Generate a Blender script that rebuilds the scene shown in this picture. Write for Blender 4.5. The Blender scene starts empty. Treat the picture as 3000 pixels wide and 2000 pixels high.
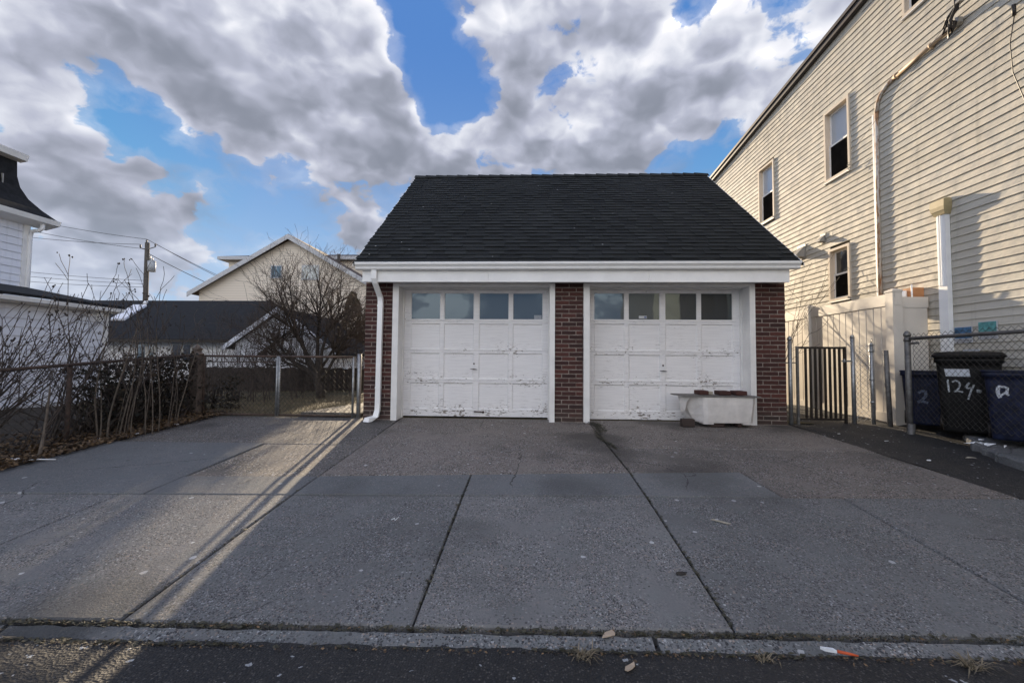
import bpy, math, random
from mathutils import Vector, Matrix
R = math.radians
sc = bpy.context.scene
COL = sc.collection
rnd = random.Random(7)

# ------------------------------------------------------------------ camera
YAW, PIT, ROLL, CZ = 0.0424, math.atan(0.044), 0.0086, 1.55
fw = Vector((-math.sin(YAW)*math.cos(PIT), math.cos(YAW)*math.cos(PIT), math.sin(PIT)))
ri = Vector((math.cos(YAW), math.sin(YAW), 0)); up = ri.cross(fw)
r2 = math.cos(ROLL)*ri + math.sin(ROLL)*up; u2 = -math.sin(ROLL)*ri + math.cos(ROLL)*up
cd = bpy.data.cameras.new('camera'); cd.sensor_width = 36; cd.lens = 36*1000/2352
cd.clip_start = 0.05; cd.clip_end = 3000
cam = bpy.data.objects.new('camera', cd); COL.objects.link(cam)
m = Matrix.Identity(4)
for i in range(3):
    m[i][0] = r2[i]; m[i][1] = u2[i]; m[i][2] = -fw[i]
m[0][3], m[1][3], m[2][3] = 0, 0, CZ
cam.matrix_world = m; sc.camera = cam

# ------------------------------------------------------------------ light and exposure
SUN_AZ, SUN_EL = R(-10.5), R(14.0)      # azimuth from +Y towards +X
sun_dir = Vector((math.sin(SUN_AZ)*math.cos(SUN_EL), math.cos(SUN_AZ)*math.cos(SUN_EL), math.sin(SUN_EL)))
sl = bpy.data.lights.new('sun', 'SUN'); sl.energy = 3.3; sl.angle = R(0.6); sl.color = (1.0, 0.81, 0.57)
so = bpy.data.objects.new('sun', sl); COL.objects.link(so)
so.rotation_mode = 'QUATERNION'; so.rotation_quaternion = sun_dir.to_track_quat('Z', 'Y'); so.location = (0, 0, 30)
vs = sc.view_settings
vs.view_transform = 'Standard'; vs.look = 'None'; vs.gamma = 1; vs.use_curve_mapping = False
vs.exposure = 1.75

sc.cycles.max_bounces = 5; sc.cycles.diffuse_bounces = 3; sc.cycles.glossy_bounces = 3; sc.cycles.transparent_max_bounces = 4

# ------------------------------------------------------------------ node helper
class NT:
    def __init__(s, tree): s.t = tree; s.n = tree.nodes; s.l = tree.links
    def new(s, ty, **kw):
        n = s.n.new(ty)
        for k, v in kw.items(): setattr(n, k, v)
        return n
    def set(s, sock, v):
        if v is None: return
        if isinstance(v, bpy.types.NodeSocket): s.l.new(v, sock)
        else:
            if sock.type == 'RGBA' and len(v) == 3: v = (*v, 1)
            sock.default_value = v
    def math(s, op, a, b=None, c=None, clamp=False):
        n = s.new('ShaderNodeMath', operation=op); n.use_clamp = clamp
        s.set(n.inputs[0], a); s.set(n.inputs[1], b)
        if c is not None: s.set(n.inputs[2], c)
        return n.outputs[0]
    def vm(s, op, a, b=None, out=0):
        n = s.new('ShaderNodeVectorMath', operation=op)
        s.set(n.inputs[0], a)
        if b is not None:
            if op == 'SCALE': s.set(n.inputs[3], b)
            else: s.set(n.inputs[1], b)
        return n.outputs[out]
    def mix(s, f, a, b, blend='MIX'):
        n = s.new('ShaderNodeMix', data_type='RGBA', blend_type=blend)
        s.set(n.inputs[0], f); s.set(n.inputs[6], a); s.set(n.inputs[7], b)
        return n.outputs[2]
    def smooth(s, v, a, b, lo=0.0, hi=1.0):
        n = s.new('ShaderNodeMapRange', interpolation_type='SMOOTHSTEP')
        s.set(n.inputs[0], v); s.set(n.inputs[1], a); s.set(n.inputs[2], b); s.set(n.inputs[3], lo); s.set(n.inputs[4], hi)
        return n.outputs[0]
    def noise(s, vec, scale, detail=4, rough=0.55, out=0):
        n = s.new('ShaderNodeTexNoise'); s.set(n.inputs['Vector'], vec)
        n.inputs['Scale'].default_value = scale; n.inputs['Detail'].default_value = detail; n.inputs['Roughness'].default_value = rough
        return n.outputs[out]
    def voro(s, vec, scale, out='Distance', feature='F1', rand=1.0):
        n = s.new('ShaderNodeTexVoronoi', feature=feature); s.set(n.inputs['Vector'], vec)
        n.inputs['Scale'].default_value = scale; n.inputs['Randomness'].default_value = rand
        return n.outputs[out]
    def scale(s, vec, xyz): return s.vm('MULTIPLY', vec, xyz)
    def sep(s, v):
        n = s.new('ShaderNodeSeparateXYZ'); s.set(n.inputs[0], v); return n.outputs
    def sepc(s, v):
        n = s.new('ShaderNodeSeparateColor'); s.set(n.inputs[0], v); return n.outputs
    def pos(s): return s.new('ShaderNodeNewGeometry').outputs['Position']
    def obj(s): return s.new('ShaderNodeTexCoord').outputs['Object']
    def attr(s, name='tone'): return s.new('ShaderNodeAttribute', attribute_name=name).outputs['Fac']
    def bump(s, h, strength=0.3, dist=0.01):
        n = s.new('ShaderNodeBump'); n.inputs['Strength'].default_value = strength; n.inputs['Distance'].default_value = dist
        s.set(n.inputs['Height'], h); return n.outputs[0]

# ------------------------------------------------------------------ world: sky with cumulus
w = bpy.data.worlds.new('World'); sc.world = w; w.use_nodes = True
T = NT(w.node_tree); T.n.clear()
sky = T.new('ShaderNodeTexSky', sky_type='NISHITA'); sky.sun_disc = False
sky.sun_elevation = SUN_EL; sky.sun_rotation = SUN_AZ; sky.altitude = 0; sky.air_density = 1.0; sky.dust_density = 0.2; sky.ozone_density = 2.5
DIR = T.vm('NORMALIZE', T.new('ShaderNodeTexCoord').outputs['Generated'])
# the cumulus that stand in this sky: direction (as seen from the street), angular size, amount
def dirpx(u, v): return (r2*((u-1176)/1000) + u2*((784-v)/1000) + fw).normalized()
CL = [(120, 100, .18, .14), (390, 70, .16, .14), (700, 60, .15, .26), (580, 190, .11, .12), (40, 215, .10, .18), (540, 285, .06, .28), (890, 130, .07, .22),
      (1210, 120, .06, .28), (1330, 60, .12, .22), (1480, 185, .06, .26), (1590, 260, .08, .24), (1760, 110, .17, .22), (925, 295, .05, .30), (850, 370, .08, .28), (760, 400, .06, .18),
      (1080, 350, .065, .38), (1195, 290, .035, .36), (1330, 325, .065, .32), (1460, 300, .05, .24), (225, 390, .040, .34), (330, 392, .020, .26), (60, 350, .040, .26), (200, 465, .06, .16), (440, 465, .07, .20), (620, 430, .045, .18), 
      (985, 100, .055, -.44), (1000, 220, .05, -.40), (1110, 235, .07, -.40), (1290, 245, .05, -.36), (280, 305, .06, -.46), (140, 322, .055, -.44), (400, 350, .055, -.44), (540, 390, .05, -.40), (620, 480, .05, -.26), (330, 470, .05, -.22), (1540, 352, .035, -.22), (80, 430, .03, -.14)]
lightv = Vector((sun_dir.x*.35, sun_dir.y*.10, 1.0)).normalized()
zc = T.math('MAXIMUM', T.sep(DIR)[2], 0.0)
# cloud space: flattened layers low down, rounder heaps higher up
p1 = T.vm('ADD', DIR, T.vm('SCALE', (0.0, 0.0, 1.0), T.math('MULTIPLY', T.math('POWER', zc, .62), .55)))
wob = T.vm('SCALE', T.vm('SUBTRACT', T.noise(p1, 11.0, 2, .6, out=1), (.5, .5, .5)), 0.060)
p2 = T.vm('ADD', p1, wob)
dirw = T.vm('NORMALIZE', T.vm('ADD', DIR, T.vm('SCALE', wob, 1.1)))
mac = g1 = g2 = None
for (u, v, sg, am) in CL:
    k = 1/(sg*sg); d0_ = dirpx(u, v); d = d0_*k
    e = T.math('EXPONENT', T.math('ADD', T.vm('DOT_PRODUCT', dirw, tuple(d), out=1), math.log(abs(am)*.64)-k))
    mac = e if mac is None else T.math('ADD' if am > 0 else 'SUBTRACT', mac, e)
    if am > 0 and sg > .035:
        g1 = T.math('MULTIPLY_ADD', e, k*sg*d0_.dot(lightv), 0.0 if g1 is None else g1)
        g2 = T.math('MULTIPLY_ADD', e, k*sg, 0.0 if g2 is None else g2)
elz = T.sep(DIR)[2]
rise = T.math('SUBTRACT', g1, T.math('MULTIPLY', T.vm('DOT_PRODUCT', dirw, tuple(lightv), out=1), g2))   # density climbs upwards: underside
mac = T.math('ADD', mac, T.smooth(elz, .46, .20, 0.0, .085))
hi = T.math('MULTIPLY_ADD', T.noise(p2, 5.2, 8, .58), 1.22, -.115)
puff = T.voro(p2, 9.5); puf2 = T.voro(p2, 22.0)
def heap(a_, b_): return T.math('SUBTRACT', .100, T.math('ADD', T.math('MULTIPLY', a_, .20), T.math('MULTIPLY', b_, .05)))
den = T.math('ADD', T.math('ADD', hi, mac), heap(puff, puf2))
up_s = tuple(lightv*.030)
pfu = T.voro(T.vm('ADD', p2, up_s), 9.5)
lo0 = T.noise(p2, 6.2, 3, .55); lo1 = T.noise(T.vm('ADD', p2, tuple(lightv*.045)), 6.2, 3, .55)
cover = T.math('MAXIMUM', T.smooth(den, .512, .588), T.math('MULTIPLY', T.smooth(den, .40, .54), .28))
grad = T.math('ADD', T.math('MULTIPLY', T.math('SUBTRACT', lo0, lo1), 2.0), T.math('MULTIPLY_ADD', T.math('SUBTRACT', pfu, puff), .70, T.math('MULTIPLY', T.math('SUBTRACT', .4, puf2), .16)))
grad = T.math('SUBTRACT', grad, T.math('MULTIPLY', rise, 1.3))
# clouds darker sunward; unseen ones behind the camera brightened to light the garage front
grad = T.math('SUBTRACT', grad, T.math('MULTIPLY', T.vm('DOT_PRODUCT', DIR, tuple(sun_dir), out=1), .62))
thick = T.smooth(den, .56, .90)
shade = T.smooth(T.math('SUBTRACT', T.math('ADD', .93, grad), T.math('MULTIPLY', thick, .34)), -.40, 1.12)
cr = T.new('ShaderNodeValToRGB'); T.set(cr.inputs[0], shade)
cr.color_ramp.elements[0].color = (1.05, 1.15, 1.42, 1); cr.color_ramp.elements[1].color = (14.0, 13.3, 12.6, 1)  # steep top stop: added fill light from the clouds behind the camera
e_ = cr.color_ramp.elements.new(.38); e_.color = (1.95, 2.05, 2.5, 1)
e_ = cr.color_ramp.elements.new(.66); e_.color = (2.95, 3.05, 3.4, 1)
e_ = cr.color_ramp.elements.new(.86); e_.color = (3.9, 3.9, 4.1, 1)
skyc = T.mix(1.0, T.mix(1.0, sky.outputs[0], (.34, .60, .95, 1), 'MULTIPLY'), T.mix(T.smooth(elz, .05, .62), (1.35, 2.2, 3.3, 1), (.40, 1.0, 2.45, 1)), 'DARKEN')
haze = T.smooth(elz, .30, .02)
skyh = T.mix(T.math('MULTIPLY', haze, .75), skyc, (1.9, 2.6, 3.5, 1))
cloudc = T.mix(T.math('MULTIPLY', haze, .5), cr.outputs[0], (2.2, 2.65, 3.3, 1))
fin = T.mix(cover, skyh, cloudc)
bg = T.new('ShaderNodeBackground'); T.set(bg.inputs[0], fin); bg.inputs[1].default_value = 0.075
w.cycles.sampling_method = 'MANUAL'; w.cycles.sample_map_resolution = 512
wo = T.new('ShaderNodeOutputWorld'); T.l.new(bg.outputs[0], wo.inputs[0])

# ------------------------------------------------------------------ geometry helpers
ORG = {}
class MB:
    def __init__(s): s.v = []; s.f = []; s.c = []; s.tone = 0.5; s.sm = []
    def face(s, idx, smooth=False): s.f.append(idx); s.c.append(s.tone); s.sm.append(smooth)
    def poly(s, pts, smooth=False):
        b = len(s.v); s.v += [tuple(p) for p in pts]; s.face(list(range(b, b+len(pts))), smooth); return s
    def hexa(s, p):          # 8 points: bottom 4 ccw, top 4 ccw
        b = len(s.v); s.v += [tuple(q) for q in p]
        for f in ((3, 2, 1, 0), (4, 5, 6, 7), (0, 1, 5, 4), (1, 2, 6, 5), (2, 3, 7, 6), (3, 0, 4, 7)): s.face([b+i for i in f])
        return s
    def box(s, x0, x1, y0, y1, z0, z1):
        return s.hexa([(x0, y0, z0), (x1, y0, z0), (x1, y1, z0), (x0, y1, z0), (x0, y0, z1), (x1, y0, z1), (x1, y1, z1), (x0, y1, z1)])
    def prism(s, pts, z0, z1):   # plan polygon ccw; z0,z1 numbers or functions
        n = len(pts); b = len(s.v)
        g0 = z0 if callable(z0) else (lambda x, y: z0); g1 = z1 if callable(z1) else (lambda x, y: z1)
        s.v += [(x, y, g0(x, y)) for x, y in pts] + [(x, y, g1(x, y)) for x, y in pts]
        s.face(list(range(b+n-1, b-1, -1))); s.face(list(range(b+n, b+2*n)))
        for i in range(n):
            j = (i+1) % n; s.face([b+i, b+j, b+n+j, b+n+i])
        return s
    def ext(s, pts, d):      # planar 3d polygon extruded by vector d
        n = len(pts); b = len(s.v); d = Vector(d)
        s.v += [tuple(p) for p in pts] + [tuple(Vector(p)+d) for p in pts]
        s.face(list(range(b+n-1, b-1, -1))); s.face(list(range(b+n, b+2*n)))
        for i in range(n):
            j = (i+1) % n; s.face([b+i, b+j, b+n+j, b+n+i])
        return s
    def tube(s, pts, r, n=6, cap=True, smooth=True):
        pts = [Vector(p) for p in pts]; k = len(pts)
        rs = r if isinstance(r, (list, tuple)) else [r]*k
        b = len(s.v); prev = None
        for i, p in enumerate(pts):
            t = (pts[min(i+1, k-1)]-pts[max(i-1, 0)])
            if t.length < 1e-9: t = Vector((0, 0, 1))
            t.normalize()
            a = prev if prev is not None else (Vector((0, 0, 1)) if abs(t.z) < .9 else Vector((1, 0, 0)))
            x = a - t*a.dot(t)
            if x.length < 1e-6: x = t.orthogonal()
            x.normalize(); prev = x; y = t.cross(x)
            for q in range(n):
                an = 2*math.pi*q/n
                s.v.append(tuple(p + (x*math.cos(an)+y*math.sin(an))*rs[i]))
        for i in range(k-1):
            for q in range(n):
                s.face([b+i*n+q, b+i*n+(q+1) % n, b+(i+1)*n+(q+1) % n, b+(i+1)*n+q], smooth)
        if cap:
            s.face([b+q for q in range(n-1, -1, -1)]); s.face([b+(k-1)*n+q for q in range(n)])
        return s
    def loft(s, rings, cap=True, smooth=False):
        n = len(rings[0]); b = len(s.v)
        for r in rings: s.v += [tuple(p) for p in r]
        for i in range(len(rings)-1):
            for q in range(n): s.face([b+i*n+q, b+i*n+(q+1) % n, b+(i+1)*n+(q+1) % n, b+(i+1)*n+q], smooth)
        if cap:
            s.face([b+q for q in range(n-1, -1, -1)]); s.face([b+(len(rings)-1)*n+q for q in range(n)])
        return s
    def grid(s, nx, ny, fn, smooth=True):
        b = len(s.v)
        for j in range(ny+1):
            for i in range(nx+1): s.v.append(tuple(fn(i/nx, j/ny)))
        for j in range(ny):
            for i in range(nx):
                a = b+j*(nx+1)+i; s.face([a, a+1, a+nx+2, a+nx+1], smooth)
        return s
    def blob(s, p, r, sq=1.0):
        p = Vector(p); b = len(s.v)
        s.v += [tuple(p+Vector((0, 0, r*sq)))] + [tuple(p+Vector((math.cos(a)*r, math.sin(a)*r, (i % 2-.5)*.4*r))) for i, a in enumerate([0, 1.26, 2.51, 3.77, 5.03])] + [tuple(p-Vector((0, 0, r*sq)))]
        for i in range(5):
            j = (i+1) % 5; s.face([b, b+1+i, b+1+j]); s.face([b+6, b+1+j, b+1+i])
        return s
    def mesh(s, name, mat, o=Vector((0, 0, 0))):
        me = bpy.data.meshes.new(name)
        me.from_pydata([(x-o[0], y-o[1], z-o[2]) for x, y, z in s.v], [], s.f)
        me.polygons.foreach_set('use_smooth', s.sm)
        a = me.attributes.new('tone', 'FLOAT', 'FACE'); a.data.foreach_set('value', s.c)
        me.materials.append(MAT[mat]); me.update()
        return me
    def build(s, name, mat, parent=None, label=None, cat=None, group=None, kind=None):
        o0 = ORG.get(parent.name, Vector((0, 0, 0))) if parent else Vector((0, 0, 0))
        me = s.mesh(name, mat, o0)
        o = bpy.data.objects.new(name, me); COL.objects.link(o)
        if parent: o.parent = parent
        ORG[o.name] = o0.copy()
        props(o, label, cat, group, kind)
        return o
def props(o, label=None, cat=None, group=None, kind=None):
    if label: o['label'] = label
    if cat: o['category'] = cat
    if group: o['group'] = group
    if kind: o['kind'] = kind
def thing(name, label, cat, loc=(0, 0, 0), group=None):
    o = bpy.data.objects.new(name, None); COL.objects.link(o); o.location = loc; o.empty_display_size = .2
    ORG[o.name] = Vector(loc); props(o, label, cat, group); return o
def inst(me, name, parent, loc, rot=None, scl=None):
    o = bpy.data.objects.new(name, me); COL.objects.link(o); o.parent = parent
    o.location = Vector(loc) - ORG[parent.name]
    if rot: o.rotation_euler = rot
    if scl: o.scale = scl
    return o
def sag(a, b, s, n=14):
    a, b = Vector(a), Vector(b)
    return [a.lerp(b, i/n) - Vector((0, 0, 4*s*(i/n)*(1-i/n))) for i in range(n+1)]
def lerp(a, b, t): return a+(b-a)*t
def interp(x, xs, ys):
    if x <= xs[0]: return ys[0]
    for i in range(len(xs)-1):
        if x <= xs[i+1]: return lerp(ys[i], ys[i+1], (x-xs[i])/(xs[i+1]-xs[i]))
    return ys[-1]
def gz(y): return interp(y, [0, 2.0, 2.2, 3.8, 4.4, 7.0, 9, 100], [.10, .235, .25, .40, .445, .588, .62, .62])

# ------------------------------------------------------------------ materials
MAT = {}
def mat(name, fn, **kw):
    mm = bpy.data.materials.new(name); mm.use_nodes = True
    t = NT(mm.node_tree); b = t.n['Principled BSDF']
    fn(t, b); MAT[name] = mm
def bc(b): return b.inputs['Base Color']
def plain(name, col, rough=.6, metal=0.0, var=.12, vscale=6, spec=.5, bumpk=0.0, bscale=40):
    def fn(t, b):
        p = t.pos()
        n = t.noise(p, vscale, 5, .6)
        t.set(bc(b), t.mix(t.smooth(n, .3, .7), tuple(c*(1-var) for c in col), tuple(min(1, c*(1+var)) for c in col)))
        b.inputs['Roughness'].default_value = rough; b.inputs['Metallic'].default_value = metal
        b.inputs['Specular IOR Level'].default_value = spec
        if bumpk: t.set(b.inputs['Normal'], t.bump(t.noise(p, bscale, 4), bumpk, .01))
    mat(name, fn)

def concrete(name, base, dark, agg=.5, aggcol=(.035, .035, .04), warm=(.30, .24, .20), stain=.35, spots=1.0, aggscale=62, sparkle=0.0):
    def fn(t, b):
        p = t.pos()
        big = t.noise(p, .9, 5, .6); mid = t.noise(p, 5.5, 6, .65); fine = t.noise(p, 60, 4, .7)
        c = t.mix(t.smooth(big, .32, .68), base, dark)
        c = t.mix(t.math('MULTIPLY', t.smooth(mid, .45, .75), .45), c, tuple(x*.72 for x in base))
        c = t.mix(t.math('MULTIPLY', t.smooth(fine, .35, .7), .30), c, tuple(x*1.25 for x in base))
        hue = t.noise(t.vm('ADD', p, (3, 9, 4)), 6.0, 4, .6)
        c = t.mix(t.math('MULTIPLY', t.smooth(hue, .52, .7), .30), c, (base[0]*1.0, base[1]*.90, base[2]*.90))
        c = t.mix(t.math('MULTIPLY', t.smooth(hue, .48, .3), .30), c, (base[0]*.84, base[1]*.96, base[2]*.94))
        pd = t.vm('ADD', p, t.vm('SCALE', t.noise(p, 35, 2, .5, out=1), .02))
        # exposed stones: two sizes, each cell its own tone
        for k, (scl, thr, rr) in enumerate(((aggscale, .42, .50), (aggscale*1.7, .48, .35), (aggscale*.55, .22, .78))):
            vn = t.new('ShaderNodeTexVoronoi'); t.set(vn.inputs['Vector'], pd); vn.inputs['Scale'].default_value = scl
            cc = t.sepc(vn.outputs['Color'])
            patch = t.smooth(t.noise(p, 2.3+k, 3), .30, .62)
            on = t.math('MULTIPLY', t.math('LESS_THAN', vn.outputs['Distance'], thr), t.math('GREATER_THAN', cc[0], rr))
            on = t.math('MULTIPLY', on, t.math('MULTIPLY', patch, agg), clamp=True)
            stone = t.mix(t.smooth(cc[1], .62, .76), aggcol, t.mix(t.smooth(cc[2], .3, .7), warm, (.36, .37, .38)))
            c = t.mix(on, c, stone)
        # pale droppings and gum
        vn = t.new('ShaderNodeTexVoronoi'); t.set(vn.inputs['Vector'], pd); vn.inputs['Scale'].default_value = 5.5
        cc = t.sepc(vn.outputs['Color'])
        on = t.math('MULTIPLY', t.math('LESS_THAN', vn.outputs['Distance'], t.math('MULTIPLY', cc[1], .12)), t.math('GREATER_THAN', cc[0], .45))
        c = t.mix(t.math('MULTIPLY', on, .75*spots), c, (.52, .53, .54))
        vn = t.new('ShaderNodeTexVoronoi'); t.set(vn.inputs['Vector'], pd); vn.inputs['Scale'].default_value = 2.6
        cc = t.sepc(vn.outputs['Color'])
        on = t.math('MULTIPLY', t.math('LESS_THAN', vn.outputs['Distance'], t.math('MULTIPLY', cc[1], .06)), t.math('GREATER_THAN', cc[0], .6))
        c = t.mix(t.math('MULTIPLY', on, .8*spots), c, (.03, .03, .032))
        # each slab was poured apart: its own tone; old hairline cracks wander across a few of them
        rn = t.new('ShaderNodeObjectInfo').outputs['Random']
        c = t.mix(1.0, c, t.mix(rn, (.86, .87, .88, 1), (1.08, 1.07, 1.06, 1)), 'MULTIPLY')
        pc = t.vm('ADD', t.scale(p, (1, 1, 0)), t.vm('SCALE', t.noise(p, 3.0, 5, .65, out=1), .22))
        ck = t.math('LESS_THAN', t.voro(pc, .55, feature='DISTANCE_TO_EDGE'), .0028)
        ck = t.math('MULTIPLY', ck, t.smooth(t.noise(t.vm('ADD', p, (11, 5, 2)), .7, 3, .5), .50, .56))
        c = t.mix(t.math('MULTIPLY', ck, .85), c, (.018, .017, .016))
        oil = t.smooth(t.noise(t.vm('ADD', p, (2, 8, 3)), .75, 3, .45), .56, .72)
        c = t.mix(t.math('MULTIPLY', oil, .50*stain/.35), c, tuple(x*.38 for x in dark))
        st = t.smooth(t.noise(t.vm('ADD', p, (7, 3, 1)), 1.4, 6, .68), .52, .78)
        c = t.mix(t.math('MULTIPLY', st, stain), c, tuple(x*.45 for x in dark))
        t.set(bc(b), c)
        b.inputs['Roughness'].default_value = .82
        h = t.math('ADD', t.math('MULTIPLY', t.voro(pd, aggscale), .6), t.noise(p, 140, 3, .7))
        t.set(b.inputs['Normal'], t.bump(h, .55, .006))
    mat(name, fn)
concrete('sidewalk', (.165, .166, .167), (.124, .125, .126), agg=.85, stain=.45, aggcol=(.025, .025, .027), aggscale=66)
concrete('sidewalk_smooth', (.150, .155, .159), (.119, .123, .126), agg=.40, spots=.8, aggscale=60)
concrete('apron', (.190, .168, .152), (.125, .110, .100), agg=1.0, aggcol=(.022, .02, .02), warm=(.36, .28, .23), stain=.55, aggscale=52)
concrete('drive_rough', (.15, .138, .128), (.085, .078, .073), agg=1.0, aggcol=(.018, .017, .016), warm=(.40, .33, .26), stain=.5, aggscale=46)
concrete('kerb', (.165, .172, .176), (.115, .12, .122), agg=1.0, aggscale=58, stain=.6)
def f_asph(t, b):
    p = t.pos()
    c = t.mix(t.smooth(t.noise(p, 1.6, 6, .6), .3, .7), (.009, .009, .010), (.019, .018, .018))
    vn = t.new('ShaderNodeTexVoronoi'); t.set(vn.inputs['Vector'], p); vn.inputs['Scale'].default_value = 85
    cc = t.sepc(vn.outputs['Color'])
    on = t.math('MULTIPLY', t.math('LESS_THAN', vn.outputs['Distance'], .4), t.math('GREATER_THAN', cc[0], .55))
    c = t.mix(t.math('MULTIPLY', on, .7), c, t.mix(cc[1], (.02, .02, .02), (.13, .12, .11)))
    pd = t.vm('ADD', p, t.vm('SCALE', t.noise(p, 28, 3, .6, out=1), .05))
    vn = t.new('ShaderNodeTexVoronoi'); t.set(vn.inputs['Vector'], pd); vn.inputs['Scale'].default_value = 17
    cc = t.sepc(vn.outputs['Color'])
    on = t.math('MULTIPLY', t.math('LESS_THAN', vn.outputs['Distance'], t.math('MULTIPLY', cc[1], .22)), t.math('GREATER_THAN', cc[0], .45))
    c = t.mix(t.math('MULTIPLY', on, .75), c, (.42, .44, .46))
    t.set(bc(b), c); b.inputs['Roughness'].default_value = .75
    t.set(b.inputs['Normal'], t.bump(t.math('ADD', vn.outputs['Distance'], t.voro(p, 85)), .8, .008))
mat('asphalt', f_asph)
def f_soil(t, b):
    p = t.pos()
    n = t.noise(p, 9, 7, .7); n2 = t.noise(p, 55, 4, .7)
    c = t.mix(t.smooth(n, .3, .7), (.018, .014, .010), (.055, .042, .028))
    c = t.mix(t.math('MULTIPLY', t.smooth(n2, .58, .72), .6), c, (.14, .095, .05))
    t.set(bc(b), c); b.inputs['Roughness'].default_value = .95
    t.set(b.inputs['Normal'], t.bump(t.math('ADD', n, n2), 1.0, .03))
mat('soil', f_soil)
def f_lawn(t, b):
    p = t.pos()
    n = t.noise(p, 1.7, 6, .65); n2 = t.noise(t.scale(p, (70, 25, 25)), 1, 3, .6)
    c = t.mix(t.smooth(n, .32, .66), (.060, .055, .024), (.115, .090, .045))
    c = t.mix(t.math('MULTIPLY', t.smooth(n2, .5, .7), .5), c, (.17, .135, .07))
    t.set(bc(b), c); b.inputs['Roughness'].default_value = .95
    t.set(b.inputs['Normal'], t.bump(n2, .8, .03))
mat('lawn', f_lawn)
def f_brick(t, b):
    p = t.pos(); tone = t.attr(); rn = t.new('ShaderNodeObjectInfo').outputs['Random']
    n = t.noise(p, 26, 5, .65)
    c = t.mix(rn, (.030, .0108, .0095), (.088, .028, .021))
    c = t.mix(t.math('MULTIPLY', t.smooth(n, .5, .8), .5), c, (.05, .026, .024))
    gr = t.math('MULTIPLY', t.smooth(t.math('SUBTRACT', t.sep(p)[2], t.math('MULTIPLY', t.noise(p, 5, 4, .6), .5)), .75, .35), .6)
    c = t.mix(gr, c, (.045, .040, .034))
    sp = t.noise(p, 160, 2, .6)
    c = t.mix(t.math('MULTIPLY', t.smooth(sp, .72, .78), .35), c, (.34, .29, .26))
    t.set(bc(b), c); b.inputs['Roughness'].default_value = .8
    t.set(b.inputs['Normal'], t.bump(t.noise(p, 90, 4, .7), .5, .006))
mat('brick', f_brick)
plain('mortar', (.27, .225, .195), .95, var=.3, vscale=14, bumpk=.6, bscale=150)
def f_shingle(t, b):
    p = t.pos(); tone = t.attr()
    c = t.mix(tone, (.0035, .0042, .004), (.020, .0225, .0215))
    g = t.noise(p, 330, 2, .5)
    c = t.mix(t.math('MULTIPLY', t.smooth(g, .5, .72), .55), c, (.06, .064, .068))
    c = t.mix(t.math('MULTIPLY', t.smooth(t.noise(p, .8, 4, .6), .4, .75), .25), c, (.045, .048, .05))
    vn = t.new('ShaderNodeTexVoronoi'); t.set(vn.inputs['Vector'], p); vn.inputs['Scale'].default_value = 5.0
    cc = t.sepc(vn.outputs['Color'])
    on = t.math('MULTIPLY', t.math('LESS_THAN', vn.outputs['Distance'], .06), t.math('GREATER_THAN', cc[0], .72))
    c = t.mix(t.math('MULTIPLY', on, .8), c, (.55, .55, .55))
    t.set(bc(b), c); b.inputs['Roughness'].default_value = .9; b.inputs['Specular IOR Level'].default_value = .3
    t.set(b.inputs['Normal'], t.bump(g, .6, .004))
mat('shingle', f_shingle)
plain('white_metal', (.88, .88, .87), .42, var=.05, vscale=3)
plain('white_trim', (.78, .77, .75), .5, var=.07, vscale=4)
def f_door(t, b):
    p = t.pos()
    grain = t.noise(t.scale(p, (2.2, 20, 75)), 1, 6, .62)
    c = t.mix(t.smooth(grain, .3, .7), (.74, .725, .725), (.83, .815, .81))
    # hairline cracks along the grain, then flakes where the paint has gone
    hair = t.smooth(t.noise(t.scale(p, (5, 20, 210)), 1, 4, .6), .60, .635)
    z = t.math('FRACT', t.math('DIVIDE', t.math('SUBTRACT', t.sep(p)[2], .60), .500))
    low = t.math('SUBTRACT', 1.0, t.math('ABSOLUTE', t.math('SUBTRACT', t.math('MULTIPLY', z, 2.0), .42)), clamp=True)
    patch = t.math('ADD', t.noise(p, 1.9, 3, .6), t.math('MULTIPLY', low, .24))
    hh = t.math('ADD', t.math('MULTIPLY', t.math('SUBTRACT', t.math('DIVIDE', t.math('SUBTRACT', 1.9, t.sep(p)[2]), 1.4), .35), .17), patch)
    flake = t.noise(t.scale(p, (15, 20, 44)), 1, 6, .64)
    fl = t.math('GREATER_THAN', t.math('ADD', flake, t.math('MULTIPLY', hh, .55)), 1.03)
    c = t.mix(t.math('MULTIPLY', hair, t.smooth(hh, .45, .7)), c, (.30, .28, .27))
    wood = t.mix(t.smooth(t.noise(t.scale(p, (6, 20, 130)), 1, 4, .6), .35, .65), (.10, .085, .075), (.30, .26, .22))
    c = t.mix(fl, c, wood)
    t.set(bc(b), c); b.inputs['Roughness'].default_value = .55
    t.set(b.inputs['Normal'], t.bump(t.math('SUBTRACT', t.math('ADD', grain, t.math('MULTIPLY', hair, -.4)), t.math('MULTIPLY', fl, .6)), .35, .004))
mat('door_paint', f_door)
def f_siding(name, base, streak, bk=.25, rough=.42):
    def fn(t, b):
        p = t.pos()
        n = t.noise(t.scale(p, (1, .5, 2.5)), 1.2, 5, .6)
        c = t.mix(t.smooth(n, .3, .7), base, streak)
        run = t.noise(t.scale(p, (6, 9, .5)), 1, 5, .65)
        c = t.mix(t.math('MULTIPLY', t.smooth(run, .50, .75), .40), c, tuple(x*.62 for x in base))
        t.set(bc(b), c); b.inputs['Roughness'].default_value = rough; b.inputs['Specular IOR Level'].default_value = .08
        wv = t.noise(t.scale(p, (3, 2.4, 5)), 1, 3, .5)
        t.set(b.inputs['Normal'], t.bump(wv, bk, .05))
    mat(name, fn)
f_siding('siding_tan', (.48, .445, .375), (.55, .52, .45), .55, .6)
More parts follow.
